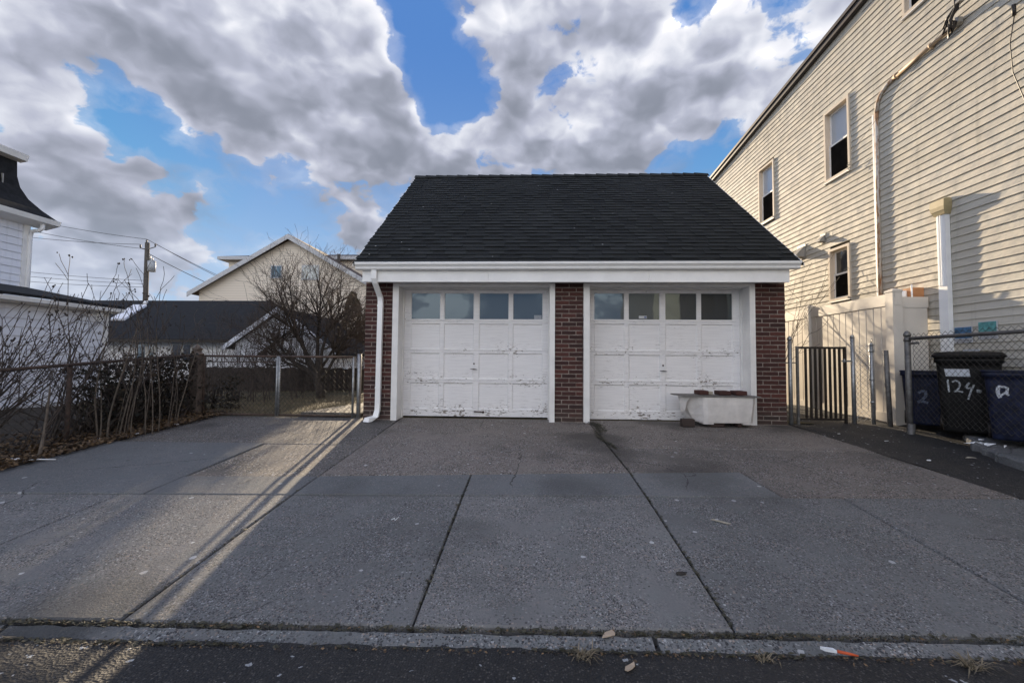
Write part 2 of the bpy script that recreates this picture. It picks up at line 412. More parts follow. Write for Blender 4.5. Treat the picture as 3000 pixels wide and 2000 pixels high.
f_siding('siding_white', (.72, .74, .80), (.78, .80, .86), .06, .5)
f_siding('siding_cream', (.60, .52, .42), (.64, .56, .46), .05, .6)
def f_far_siding(t, b):
    p = t.pos(); z = t.sep(p)[2]
    k = t.math('FRACT', t.math('MULTIPLY', z, 6.5))
    c = t.mix(t.math('MULTIPLY', t.math('LESS_THAN', k, .16), .35), (.72, .64, .54), (.30, .26, .21))
    t.set(bc(b), c); b.inputs['Roughness'].default_value = .6
    t.set(b.inputs['Normal'], t.bump(k, .3, .02))
mat('far_siding', f_far_siding)
def f_far_white(t, b):
    p = t.pos(); z = t.sep(p)[2]
    k = t.math('FRACT', t.math('MULTIPLY', z, 7.5))
    c = t.mix(t.math('MULTIPLY', t.math('LESS_THAN', k, .14), .3), (.84, .85, .88), (.4, .4, .42))
    t.set(bc(b), c); b.inputs['Roughness'].default_value = .6
mat('far_white', f_far_white)
plain('vinyl', (.68, .63, .56), .38, var=.06, vscale=2.5)
plain('black_roof', (.014, .0145, .016), .85, var=.35, vscale=9, spec=.25)
plain('brown_roof', (.085, .06, .052), .9, var=.25, vscale=7)
def f_glass(name, dark, refl, rough=.015, tint=(.92, .97, 1)):
    def fn(t, b):
        t.set(bc(b), dark); b.inputs['Roughness'].default_value = .3
        gl = t.new('ShaderNodeBsdfGlossy'); gl.inputs['Color'].default_value = (*tint, 1); gl.inputs['Roughness'].default_value = rough
        t.set(gl.inputs['Normal'], t.bump(t.noise(t.pos(), 2.3, 2, .5), .035, .05))
        mx = t.new('ShaderNodeMixShader'); mx.inputs[0].default_value = refl
        t.l.new(b.outputs[0], mx.inputs[1]); t.l.new(gl.outputs[0], mx.inputs[2])
        out = [n for n in t.n if n.type == 'OUTPUT_MATERIAL'][0]
        t.l.new(mx.outputs[0], out.inputs[0])
    mat(name, fn)
f_glass('pane', (.010, .016, .022), .06, tint=(.60, .82, 1))
f_glass('window_glass', (.010, .010, .011), .12)
f_glass('blue_glass', (.05, .09, .12), .12)
plain('far_trim', (.46, .47, .49), .6, var=.06)
plain('blind', (.62, .64, .68), .6, var=.05)
plain('screen', (.012, .011, .010), .9, var=.2, spec=.0)
f_glass('blind_glass', (.36, .40, .46), .15)
plain('dark_bronze', (.045, .036, .034), .5, var=.2)
plain('galvanised', (.33, .34, .35), .45, .75, var=.2, vscale=18)
plain('dull_steel', (.16, .155, .15), .6, .5, var=.3, vscale=14)
plain('black_paint', (.020, .015, .012), .5, var=.3)
plain('wire', (.05, .046, .042), .7, .0, var=.3, spec=.2)
plain('wire_bright', (.30, .30, .30), .45, .6, var=.2)
plain('rust_pipe', (.085, .058, .046), .8, .2, var=.4, vscale=16)
def f_conduit(t, b):
    p = t.pos()
    n = t.noise(t.scale(p, (30, 14, 5)), 1, 5, .65)
    c = t.mix(t.smooth(n, .42, .58), (.62, .58, .52), (.36, .20, .10))
    c = t.mix(t.smooth(t.noise(p, 30, 4), .62, .7), c, (.12, .08, .06))
    t.set(bc(b), c); b.inputs['Roughness'].default_value = .65
mat('conduit_weathered', f_conduit)
plain('conduit_tan', (.40, .29, .19), .6, var=.25, vscale=5)
plain('cap_tan', (.38, .31, .17), .5, var=.1)
plain('bin_blue', (.009, .013, .036), .55, var=.5, vscale=11, spec=.3)
plain('bin_black', (.007, .007, .007), .55, var=.6, vscale=9, spec=.3)
plain('spray_white', (.52, .55, .57), .8, var=.55, vscale=45)
plain('spray_faint', (.14, .17, .24), .8, var=.4, vscale=25)
plain('label_white', (.62, .66, .72), .6, var=.04)
plain('poster_blue', (.05, .14, .26), .5, var=.5, vscale=30)
plain('poster_teal', (.10, .30, .30), .5, var=.35, vscale=20)
plain('tub_white', (.66, .63, .60), .45, var=.10, vscale=7)
plain('slate', (.16, .15, .14), .8, var=.2, vscale=12)
plain('stone_tan', (.34, .31, .25), .85, var=.2, vscale=30)
plain('bark', (.040, .032, .027), .95, var=.45, vscale=22, bumpk=.6)
plain('twig', (.060, .046, .038), .85, var=.4, vscale=9)
plain('sapling', (.10, .08, .062), .85, var=.35, vscale=20)
plain('twig_warm', (.075, .055, .042), .8, var=.35, vscale=8)
plain('pod', (.038, .03, .024), .9, var=.4)
def f_leaf(name, a, c2):
    def fn(t, b):
        tone = t.attr()
        t.set(bc(b), t.mix(tone, a, c2)); b.inputs['Roughness'].default_value = .7
    mat(name, fn)
f_leaf('leaf_dark', (.012, .012, .007), (.050, .032, .017))
f_leaf('leaf_evergreen', (.014, .017, .008), (.075, .055, .026))
f_leaf('leaf_litter', (.05, .03, .016), (.20, .13, .07))
f_leaf('dry_grass', (.10, .082, .05), (.24, .195, .13))
f_leaf('moss', (.022, .022, .013), (.065, .058, .034))
plain('wood_dark', (.055, .042, .034), .9, var=.4, vscale=10)
plain('post_wood', (.12, .095, .08), .85, var=.35, vscale=18)
plain('paper', (.72, .74, .76), .8, var=.08, vscale=30)
plain('cardboard', (.42, .33, .24), .85, var=.1)
plain('orange_plastic', (.55, .085, .02), .5, var=.1)
plain('sign_paper', (.55, .56, .58), .6, var=.1)
plain('flag_blue', (.12, .16, .30), .6)
plain('hood_metal', (.30, .285, .26), .5, .2, var=.15)
plain('pole_wood', (.075, .066, .055), .9, var=.3, vscale=10)
plain('transformer', (.36, .38, .40), .5, var=.08)
plain('orange_box', (.42, .20, .09), .7, var=.15)
plain('interior', (.03, .03, .03), .9)

# ------------------------------------------------------------------ the ground
mb = MB()
ys = [-400, -60, -7.2, -7.0, 1.9, 2.2, 4.4, 7.0, 9, 14, 30, 80, 700]
zs = [.05, .05, .05, .05, .05, .17, .36, .50, .55, .56, .56, .56, .56]
xs = [-700, -60, -20, -10, -6, 0, 6, 12, 30, 80, 700]
mb.grid(len(xs)-1, len(ys)-1, lambda a, b_: (xs[round(a*(len(xs)-1))], ys[round(b_*(len(ys)-1))], zs[round(b_*(len(ys)-1))]))
mb.build('ground', 'soil', kind='structure')
mb = MB()
mb.grid(60, 30, lambda a, b_: (lerp(-40, 40, a), lerp(-7.0, 2.12, b_), interp(lerp(-7.0, 2.12, b_), [-7, -2.5, 1.2, 2.12], [.16, .30, .235, .216])))
mb.build('road', 'asphalt', kind='structure')
# back yard lawn
mb = MB()
lr = random.Random(3)
mb.grid(90, 60, lambda a, b_: (lerp(-30, 30, a), lerp(7.18, 34, b_), .585 + .05*math.sin(a*41)*math.sin(b_*23)*min(1, b_*6) + lr.uniform(-.006, .006)))
mb.build('lawn', 'lawn', kind='structure')

def lineA(x): return 2.19 + .024*x     # back of the kerb
def lineB(x): return 3.79 + .041*x     # first cross joint
def lineC(x): return 4.35 + .09*x      # second cross joint
def zt(x, y): return gz(y)
JW = .006
walk = thing('sidewalk', None, None); walk['kind'] = 'structure'
def slab(pts, matn, parent, drop=0.0, jw=JW):
    # shrink the outline towards its centre for the joint, ease the edge
    cx = sum(p[0] for p in pts)/len(pts); cy = sum(p[1] for p in pts)/len(pts)
    def shrink(k):
        out = []
        n = len(pts)
        for i in range(n):
            p0, p1, p2_ = Vector(pts[i-1]), Vector(pts[i]), Vector(pts[(i+1) % n])
            e1 = (p1-p0).normalized(); e2 = (p2_-p1).normalized()
            n1_ = Vector((-e1.y, e1.x)); n2_ = Vector((-e2.y, e2.x))
            bis = n1_+n2_; den_ = 1+n1_.dot(n2_)
            out.append(p1 + bis*(k/max(.3, den_)))
        return out
    a, b_ = shrink(jw), shrink(jw+.008)
    mb = MB()
    mb.loft([[(p.x, p.y, gz(p.y)-.12-drop) for p in a], [(p.x, p.y, gz(p.y)-.008-drop) for p in a], [(p.x, p.y, gz(p.y)-drop) for p in b_]])
    return mb.build('slab', matn, parent)
XJ = [-12.5, -11, -9.5, -8.0, -6.5, -5.0, -3.5, -2.03, -.57, 1.0, 2.67, 4.25, 5.8, 7.4, 9.0, 10.6]
for i in range(len(XJ)-1):
    a, b_ = XJ[i], XJ[i+1]
    slab([(a, lineA(a)), (b_, lineA(b_)), (b_, lineB(b_)-.010), (a, lineB(a)-.010)], 'sidewalk', walk, drop=rnd.uniform(0, .006))
# second, narrower row in front of the garage and the left driveway
slab([(-2.03, lineB(-2.03)), (-.57, lineB(-.57)), (-.57, lineC(-.57)), (-2.03, lineC(-2.03))], 'sidewalk_smooth', walk)
slab([(-.57, lineB(-.57)), (1.0, lineB(1.0)), (1.0, lineC(1.0)), (-.57, lineC(-.57))], 'sidewalk_smooth', walk)
slab([(1.0, lineB(1.0)), (2.17, lineB(2.17)), (2.12, lineC(2.12)), (1.0, lineC(1.0))], 'sidewalk_smooth', walk, .003)
drv = thing('driveway', None, None); drv['kind'] = 'structure'
slab([(-5.25, lineB(-5.25)), (-3.31, lineB(-3.31)), (-3.31, 5.36), (-5.25, 5.32)], 'sidewalk_smooth', drv)
slab([(-3.31, lineB(-3.31)), (-2.03, lineB(-2.03)), (-2.03, 4.17), (-3.31, 4.10)], 'sidewalk_smooth', drv, .002)
slab([(-3.31, 4.10), (-2.03, 4.17), (-2.06, 5.38), (-3.31, 5.36)], 'drive_rough', drv, .012)
slab([(-5.25, 5.32), (-3.31, 5.36), (-2.06, 5.38), (-2.12, 6.95), (-2.75, 7.2), (-5.45, 7.2)], 'drive_rough', drv, .010)
slab([(-2.03, lineC(-2.03)), (1.0, lineC(1.0)), (.97, 5.5), (.93, 7.2), (-2.12, 7.2), (-2.06, 5.38)], 'apron', drv)
slab([(1.0, lineC(1.0)), (2.12, lineC(2.12)), (2.17, lineB(2.17)), (2.67, lineB(2.67)), (4.2, lineB(4.2)), (4.12, 5.38), (3.0, 5.47), (2.0, 5.43), (.98, 5.45)], 'apron', drv, .002)
slab([(.98, 5.45), (2.0, 5.43), (3.0, 5.47), (4.12, 5.38), (4.06, 7.2), (.93, 7.2)], 'apron', drv, .0, .004)
# moss and dirt packed in the joints, below the slab faces
mb = MB(); mr = random.Random(5)
for k in range(900):
    t_ = mr.random()
    c_ = mr.choice(['v', 'v', 'v', 'k', 'k'])
    if c_ == 'v':
        x = mr.choice([-2.04, 1.0, 1.0, 1.0, -.57]); y = mr.uniform(2.2, 6.9 if x != -.57 else 4.2); x += mr.gauss(0, .010)
        if x > .9 and y > 4.4: x += .02*math.sin(y*9)
    else:
        x = mr.uniform(-6, 7); y = lineA(x)+mr.gauss(0, .008)-.012
    r_ = mr.uniform(.006, .018); mb.tone = mr.random()
    z = gz(y)-.006+mr.uniform(-.004, .006)
    a0 = mr.uniform(0, 6)
    mb.poly([(x+r_*math.cos(a0+q*1.57), y+r_*math.sin(a0+q*1.57), z+mr.uniform(-.004, .006)) for q in range(4)])
# the moss patch at the foot of the middle pier
for k in range(520):
    t_ = mr.random(); y = lerp(6.97, 5.35, t_**1.3)
    wd = interp(y, [5.3, 6.0, 6.3, 6.6, 6.97], [.012, .03, .10, .05, .11])
    x = .985 + .05*math.sin(y*5) + mr.gauss(0, wd*.6)
    r_ = mr.uniform(.008, .022); mb.tone = mr.random()*.8; z = gz(y)+.003+mr.uniform(0, .006); a0 = mr.uniform(0, 6)
    mb.poly([(x+r_*math.cos(a0+q*1.57), y+r_*math.sin(a0+q*1.57), z+mr.uniform(-.002, .006)) for q in range(4)])
for k in range(5200):
    x = mr.uniform(-7, 7.5); front = mr.random() < .42
    y = lineA(x)-.018+mr.gauss(0, .009) if not front else lineA(x)-.128+mr.gauss(0, .008)
    dense = .5+.5*math.sin(x*2.3+1.1*math.sin(x*5))
    if mr.random() > dense*.8+.2: continue
    r_ = mr.uniform(.003, .010); mb.tone = mr.random(); z = (.238 if not front else .222)+mr.uniform(-.006, .006); a0 = mr.uniform(0, 6)
    mb.poly([(x+1.7*r_*math.cos(a0+q*1.57), y+r_*math.sin(a0+q*1.57), z+mr.uniform(-.004, .007)) for q in range(4)])
mb.build('joint_moss', 'moss', kind='stuff', label='moss and dirt packed in the concrete joints and crack', cat='moss')

# kerb stones
kx = [-12, -7.6, -2.55, .60, 3.9, 8.2, 12]
kerb = thing('kerb', None, None); kerb['kind'] = 'structure'
kr = random.Random(9)
for i in range(len(kx)-1):
    a, b_ = kx[i]+.012, kx[i+1]-.012
    n = 70; mb = MB()
    rings = []
    for q in range(n+1):
        x = lerp(a, b_, q/n); yb = lineA(x)-.035+kr.uniform(-.006, .004); yf = yb-.080+kr.uniform(-.010, .005)
        zt_ = .236+kr.uniform(-.003, .003)
        rings.append([(x, yb, .02), (x, yf, .02), (x, yf+.002, zt_-.030), (x, yf+.010, zt_-.019), (x, yb-.004, zt_), (x, yb, zt_-.006)])
    mb.loft(rings, smooth=False)
    mb.build('kerb_stone', 'kerb', kerb)

# soil bed along the left fence and asphalt strip on the right
sr = random.Random(12)
mb = MB()
def soilz(a, b_):
    x = lerp(-5.22, -9.6, a**1.3); y = lerp(3.45, 7.4, b_)
    z = gz(y) - .012 + min(1, a*5)*(.05+.03*math.sin(x*3+y*2)) + sr.uniform(-.012, .012)
    return (x + (sr.uniform(-.03, .03) if a == 0 else 0), y, z)
mb.grid(46, 60, soilz); mb.build('soil_bed', 'soil', kind='structure')
mb = MB()
def asz(a, b_):
    y = lerp(3.98, 9.5, b_); x0 = interp(y, [3.9, 5.4, 7, 9.5], [4.22, 4.10, 4.06, 4.04]) + .03*math.sin(y*7)*.6
    x = lerp(x0, 6.2, a)
    z = gz(y) - .006 + .09*a*a + .012*math.sin(x*6+y*4) + sr.uniform(-.004, .004)
    return (x, y, z)
mb.grid(30, 60, asz); mb.build('asphalt_path', 'asphalt', kind='structure')
# broken concrete footing along the right fence: worn top, ragged rim
fr = random.Random(15); mb = MB()
pp = [(4.98, 3.3), (5.55, 3.35), (6.2, 3.5), (6.2, 6.0), (5.85, 6.12), (5.62, 5.95), (5.48, 5.72), (5.33, 5.55), (5.22, 5.3), (5.10, 5.05), (5.05, 4.7), (4.96, 4.4), (4.92, 3.9)]
den_ = []
for i in range(len(pp)):
    a_, b_ = pp[i], pp[(i+1) % len(pp)]
    for q in range(5): den_.append((lerp(a_[0], b_[0], q/5)+fr.uniform(-.022, .022), lerp(a_[1], b_[1], q/5)+fr.uniform(-.022, .022)))
def inw(p_, k_): return (lerp(p_[0], 5.6, k_), lerp(p_[1], 4.8, k_))
mb.loft([[(x, y, gz(y)+.0) for x, y in den_], [(x, y, gz(y)+.085+fr.uniform(-.01, .01)) for x, y in den_], [(*inw(p_, .035), gz(p_[1])+.112+fr.uniform(-.006, .006)) for p_ in den_], [(*inw(p_, .12), gz(p_[1])+.118) for p_ in den_]], smooth=False)
mb.build('concrete_footing', 'sidewalk_smooth', kind='structure')
# path behind the gate
mb = MB()
mb.prism([(-3.9, 7.3), (-2.85, 7.3), (-2.85, 9.3), (-3.5, 9.0)], .55, .645); mb.build('garden_path', 'drive_rough', kind='structure')

# ------------------------------------------------------------------ garage
gar = thing('garage', 'two-door brick garage with black shingle roof and peeling white doors', 'garage', (0.65, 7.0, .58))
Z0, ZT = .585, 2.80
# brick pieces, three mesh variants per length
def brick_mesh(lx, seed):
    q = random.Random(seed); c_ = .005
    hx, hz = lx/2, .0287
    j = lambda: q.uniform(-.0016, .0016)
    b0 = [(-hx+j(), .10, -hz), (hx+j(), .10, -hz), (hx+j(), .10, hz), (-hx+j(), .10, hz)]
    b1 = [(-hx+j(), c_, -hz+j()), (hx+j(), c_, -hz+j()), (hx+j(), c_, hz+j()), (-hx+j(), c_, hz+j())]
    b2 = [(-hx+c_+j(), 0, -hz+c_+j()), (hx-c_+j(), 0, -hz+c_+j()), (hx-c_+j(), 0, hz-c_+j()), (-hx+c_+j(), 0, hz-c_+j())]
    mb = MB(); mb.loft([b0, b1, b2]); return mb.mesh('brick', 'brick')
CH = (ZT-Z0)/32
def pier(x0, x1, full2):
    mb = MB(); mb.box(x0, x1, 7.007, 7.42, Z0-.1, ZT+.02)
    pr_ = mb.build('brick_pier', 'mortar', gar)
    wdt = x1-x0; jn = .010
    two = (wdt-jn)/2; half = (wdt-two-2*jn)/2
    mf = [brick_mesh(two, k) for k in range(3)]; mh = [brick_mesh(half, 20+k) for k in range(3)]
    for c_ in range(32):
        z = Z0+CH*(c_+.5)
        if (c_+full2) % 2 == 0: lay = [(x0+two/2, mf), (x1-two/2, mf)]
        else: lay = [(x0+half/2, mh), ((x0+x1)/2, mf), (x1-half/2, mh)]
        for x, ms in lay:
            inst(rnd.choice(ms), 'brick', pr_, (x+rnd.uniform(-.003, .003), 7.0+rnd.uniform(-.002, .003), z+rnd.uniform(-.0015, .0015)), rot=(0, rnd.uniform(-.006, .006), 0))
    return pr_
pier(-2.705, -2.252, 0); pier(.393, .840, 1); pier(3.532, 4.002, 0)
# walls behind the face
mb = MB(); mb.box(-2.70, -2.50, 7.421, 13.6, Z0-.1, 2.95); mb.build('side_wall', 'mortar', gar)
mb = MB(); mb.box(3.80, 4.0, 7.421, 13.6, Z0-.1, 2.95); mb.build('side_wall', 'mortar', gar)
mb = MB(); mb.box(-2.49, 3.79, 13.4, 13.6, Z0-.1, 2.95); mb.build('back_wall', 'mortar', gar)
for xg0, xg1 in ((-2.69, -2.6), (3.9, 3.99)):
    mb = MB(); mb.ext([(xg0, 7.1, 2.96), (xg0, 13.5, 2.96), (xg0, 10.3, 5.75)], (xg1-xg0, 0, 0)); mb.build('gable_wall', 'white_trim', gar)
# door openings: casings, jambs, header
for (xl, xr) in ((-2.245, .389), (.846, 3.526)):
    cw = .085
    mb = MB(); mb.box(xl, xl+cw+.012, 6.965, 7.02, Z0-.01, 2.80); mb.build('casing', 'white_trim', gar)
    mb = MB(); mb.box(xr-cw, xr, 6.965, 7.02, Z0-.01, 2.80); mb.build('casing', 'white_trim', gar)
    mb = MB(); mb.box(xl+.02, xl+cw+.008, 7.021, 7.34, Z0-.01, 2.80); mb.box(xl+cw+.008, xl+cw+.024, 7.24, 7.29, Z0-.01, 2.78); mb.build('jamb', 'white_trim', gar)
    mb = MB(); mb.box(xr-cw+.004, xr-.02, 7.021, 7.34, Z0-.01, 2.80); mb.box(xr-cw-.012, xr-cw+.004, 7.24, 7.29, Z0-.01, 2.78); mb.build('jamb', 'white_trim', gar)
    mb = MB(); mb.box(xl+cw+.013, xr-cw-.001, 6.972, 7.36, 2.752, 2.83); mb.box(xl+cw+.03, xr-cw-.02, 7.20, 7.285, 2.738, 2.7515); mb.build('header', 'white_trim', gar)
# garage doors
def garage_door(x0, x1, z0, z1, panes, rows, lock_x):
    mb = MB(); mb.box(x0, x1, 7.322, 7.345, z0, z1)
    d = mb.build('garage_door', 'interior', gar)
    cols = panes
    cuts = rows          # (zlo, zhi) of openings from top: window row then three panel rows
    secs = [(cuts[0][1], z1, cuts[0][0])]
    zsec = [z1] + [(cuts[k][0]+cuts[k+1][1])/2 + .008 for k in range(3)] + [z0]
    for k in range(4):
        zt_, zb_ = zsec[k]-.0015, zsec[k+1]+.0015
        lo, hi = cuts[k]
        mb = MB()
        mb.box(x0, x1, 7.285, 7.321, hi, zt_); mb.box(x0, x1, 7.285, 7.321, zb_, lo)
        edges = [x0] + [e for c_ in cols for e in c_] + [x1]
        for q in range(0, len(edges), 2):
            mb.box(edges[q], edges[q+1], 7.2853, 7.321, lo, hi)
        mb.build('door_section', 'door_paint', d)
        for (a, b_) in cols:
            if k == 0:
                mb = MB(); mb.box(a-.004, b_+.004, 7.306, 7.312, lo-.004, hi+.004); mb.build('pane', 'pane', d)
                mb = MB()
                mb.box(a, b_, 7.296, 7.3055, hi-.008, hi); mb.box(a, b_, 7.296, 7.3055, lo, lo+.008)
                mb.box(a, a+.008, 7.296, 7.3055, lo+.008, hi-.008); mb.box(b_-.008, b_, 7.296, 7.3055, lo+.008, hi-.008)
                mb.build('putty_bead', 'door_paint', d)
            else:
                mb = MB(); t_ = .016
                mb.loft([[(a, 7.2875, lo), (b_, 7.2875, lo), (b_, 7.2875, hi), (a, 7.2875, hi)][::-1], [(a+t_, 7.303, lo+t_), (b_-t_, 7.303, lo+t_), (b_-t_, 7.303, hi-t_), (a+t_, 7.303, hi-t_)][::-1]], cap=False)
                mb.poly([(a+t_, 7.303, lo+t_), (b_-t_, 7.303, lo+t_), (b_-t_, 7.303, hi-t_), (a+t_, 7.303, hi-t_)])
                mb.build('panel', 'door_paint', d)
    # T handle, lock, lift
    zc = lerp(cuts[2][0], cuts[2][1], .38)
    mb = MB(); mb.tube([(lock_x, 7.286, zc+.09), (lock_x, 7.272, zc+.09)], .014, 10); mb.build('lock', 'rust_pipe', d)
    mb = MB(); mb.tube([(lock_x, 7.286, zc), (lock_x, 7.255, zc)], .009, 8); mb.tube([(lock_x-.06, 7.252, zc+.003), (lock_x, 7.248, zc), (lock_x+.06, 7.252, zc-.006)], [.004, .011, .004], 6); mb.build('handle', 'dull_steel', d)
    return d
d1_ = garage_door(-2.150, .300, .612, 2.742, [(-2.029, -1.528), (-1.461, -.957), (-.868, -.366), (-.300, .205)],
            [(2.236, 2.687), (1.735, 2.165), (1.240, 1.670), (.735, 1.172)], -.945)
d2_ = garage_door(.955, 3.442, .600, 2.742, [(1.055, 1.560), (1.625, 2.141), (2.226, 2.746), (2.809, 3.325)],
            [(2.242, 2.693), (1.735, 2.175), (1.240, 1.665), (.735, 1.170)], 2.185)
mb = MB(); mb.tube([(-.93, 7.284, .70), (-.93, 7.255, .70), (-.78, 7.255, .695), (-.78, 7.284, .695)], .010, 6); mb.tube([(-.78, 7.283, .69), (-.78, 7.262, .69)], .020, 8); mb.build('lift_handle', 'rust_pipe', d1_)
# small stickers on the glass
mb = MB()
for k in range(4): mb.box(.06, .185, 7.300, 7.3035, 2.253+k*.017, 2.262+k*.017)
mb.build('flag_sticker', 'sign_paper', d1_)
mb = MB(); mb.box(1.80, 1.93, 7.300, 7.3035, 2.268, 2.312); mb.build('sticker', 'sign_paper', d2_)
mb = MB(); mb.box(1.885, 1.925, 7.2975, 7.2995, 2.275, 2.300); mb.build('sticker_print', 'flag_blue', d2_)
# fascia boards, soffit, gutter
for a, b_ in ((-2.665, -.668), (-.665, 1.814), (1.817, 3.925)):
    mb = MB(); mb.box(a, b_, 6.735, 6.775, 2.775, 3.02); mb.build('fascia', 'white_metal', gar)
mb = MB(); mb.box(-2.66, 3.92, 6.776, 6.998, 2.806, 2.83); mb.build('soffit', 'white_trim', gar)
mb = MB()
prof = [(6.734, 2.955), (6.665, 2.955), (6.652, 2.968), (6.648, 2.995), (6.632, 3.015), (6.616, 3.030), (6.612, 3.062), (6.622, 3.066), (6.626, 3.04), (6.66, 3.0), (6.67, 2.968), (6.734, 2.968)]
mb.loft([[(-2.745, y, z) for y, z in prof], [(4.035, y, z+.012) for y, z in prof]], smooth=False)
gut = mb.build('gutter', 'white_metal', gar)
for x, dz in ((-2.749, 0), (4.036, .012)):
    mb = MB(); mb.ext([(x, y, z+dz) for y, z in [(6.733, 2.953), (6.665, 2.953), (6.648, 2.97), (6.646, 2.995), (6.612, 3.03), (6.610, 3.066), (6.733, 3.066)]], (.003, 0, 0)); mb.build('end_cap', 'white_metal', gut)
# downspout
def rrect(cx, cy, z, hx, hy): return [(cx-hx, cy-hy, z), (cx+hx, cy-hy, z), (cx+hx, cy+hy, z), (cx-hx, cy+hy, z)]
mb = MB()
path = [(-2.462, 6.70, 2.965), (-2.462, 6.70, 2.82), (-2.455, 6.74, 2.74), (-2.440, 6.93, 2.56), (-2.438, 6.95, 2.50), (-2.448, 6.95, .86), (-2.450, 6.948, .74), (-2.458, 6.90, .655), (-2.50, 6.80, .605), (-2.535, 6.74, .592)]
rings = [rrect(x, y, z, .040, .030) for x, y, z in path[:7]]
rings += [[(path[7][0]-.045, path[7][1]-.03, path[7][2]-.01), (path[7][0]+.04, path[7][1]-.03, path[7][2]-.025), (path[7][0]+.04, path[7][1]+.03, path[7][2]-.02), (path[7][0]-.045, path[7][1]+.03, path[7][2])]]
rings += [[(path[8][0]-.06, path[8][1], path[8][2]-.02), (path[8][0]+.03, path[8][1]-.035, path[8][2]-.028), (path[8][0]+.05, path[8][1], path[8][2]+.03), (path[8][0]-.04, path[8][1]+.03, path[8][2]+.045)]]
rings += [[(path[9][0]-.07, path[9][1], path[9][2]-.015), (path[9][0]+.03, path[9][1]-.04, path[9][2]-.018), (path[9][0]+.04, path[9][1]-.01, path[9][2]+.035), (path[9][0]-.055, path[9][1]+.03, path[9][2]+.045)]]
mb.loft(rings)
dsp = mb.build('downspout', 'white_metal', gar)
for z, cx, cy in ((2.42, -2.439, 6.95), (1.10, -2.447, 6.95)):
    mb = MB(); mb.loft([rrect(cx, cy, z-.018, .044, .034), rrect(cx, cy, z+.018, .044, .034)]); mb.build('strap', 'white_metal', dsp)
# roof: deck, shingles in courses, ridge caps
EY, EZ, RY, RZ = 6.70, 3.075, 10.30, 5.995
RX0, RX1 = -2.80, 4.115
mb = MB()
mb.ext([(RX0, EY, EZ-.02), (RX0, RY, RZ-.02), (RX0, 2*RY-EY, EZ-.02), (RX0, 2*RY-EY, EZ-.10), (RX0, RY, RZ-.10), (RX0, EY, EZ-.05)], (RX1-RX0, 0, 0))
roof = mb.build('roof', 'black_roof', gar)
sl_ = math.hypot(RY-EY, RZ-EZ); ud = Vector((0, (RY-EY)/sl_, (RZ-EZ)/sl_)); nn = Vector((0, -ud.z, ud.y))
NR = 32; ex = sl_/NR
stuff = MB(); cnt = 0
rr = random.Random(4)
def shingle(mb, x0, x1, s0, th, lift):
    O = Vector((0, EY, EZ)) - nn*.018
    def P(x, s, h): return tuple(Vector((x, 0, 0)) + O + ud*s + nn*h)
    s1 = s0+ex*1.35
    mb.hexa([P(x0, s0, lift), P(x1, s0, lift), P(x1, s1, 0), P(x0, s1, 0), P(x0, s0, lift+th), P(x1, s0, lift+th), P(x1, s1, .004), P(x0, s1, .004)])
for row in range(NR):
    x = RX0 + rr.uniform(-.02, .01); alt = 0
    s0 = row*ex - (.02 if row == 0 else 0)
    while x < RX1-.01:
        wd = rr.uniform(.17, .40); x1 = min(x+wd, RX1+rr.uniform(-.01, .01))
        if RX1-x1 < .08: x1 = RX1
        alt = 1-alt
        mb = MB() if cnt < 300 else stuff
        mb.tone = min(1, max(0, (.62 if alt else .28)+rr.uniform(-.22, .22)))
        shingle(mb, x+.0015, x1-.0015, s0+(rr.uniform(-.004, .004)), .008 if alt else .004, .016 if alt else .013)
        if cnt < 300: mb.build('shingle', 'shingle', roof)
        cnt += 1; x = x1
stuff.build('shingle_courses', 'shingle', roof, kind='stuff')
nc = 27
for k in range(nc):
    x0 = lerp(RX0, RX1, k/nc)-.02; x1 = lerp(RX0, RX1, (k+1)/nc)+.05
    mb = MB(); mb.tone = rr.uniform(.2, .9)
    h0, h1 = .022+rr.uniform(0, .006), .004
    back = Vector((0, ud.y, -ud.z))
    def Q(x, s, h):
        return tuple(Vector((x, RY, RZ)) - ud*s + Vector((0, -.3, 1)).normalized()*h)
    def Qb(x, s, h): return tuple(Vector((x, RY, RZ)) + back*s + Vector((0, .3, 1)).normalized()*h)
    mb.hexa([Q(x0, .13, h0-.012), Q(x1, .13, h1-.010), Q(x1, 0, h1-.005), Q(x0, 0, h0-.005), Q(x0, .13, h0), Q(x1, .13, h1), Q(x1, 0, h1+.012), Q(x0, 0, h0+.012)])
    mb.hexa([Qb(x0, 0, h0-.005), Qb(x1, 0, h1-.005), Qb(x1, .13, h1-.010), Qb(x0, .13, h0-.012), Qb(x0, 0, h0+.012), Qb(x1, 0, h1+.012), Qb(x1, .13, h1), Qb(x0, .13, h0)])
    mb.build('ridge_cap', 'shingle', roof)
for x in (RX0-.012, RX1+.002):
    mb = MB(); mb.ext([(x, EY, EZ-.06), (x, EY, EZ-.012), (x, RY, RZ-.012), (x, 2*RY-EY, EZ-.012), (x, 2*RY-EY, EZ-.09), (x, RY, RZ-.12)], (.010, 0, 0)); mb.build('drip_edge', 'white_metal', roof)
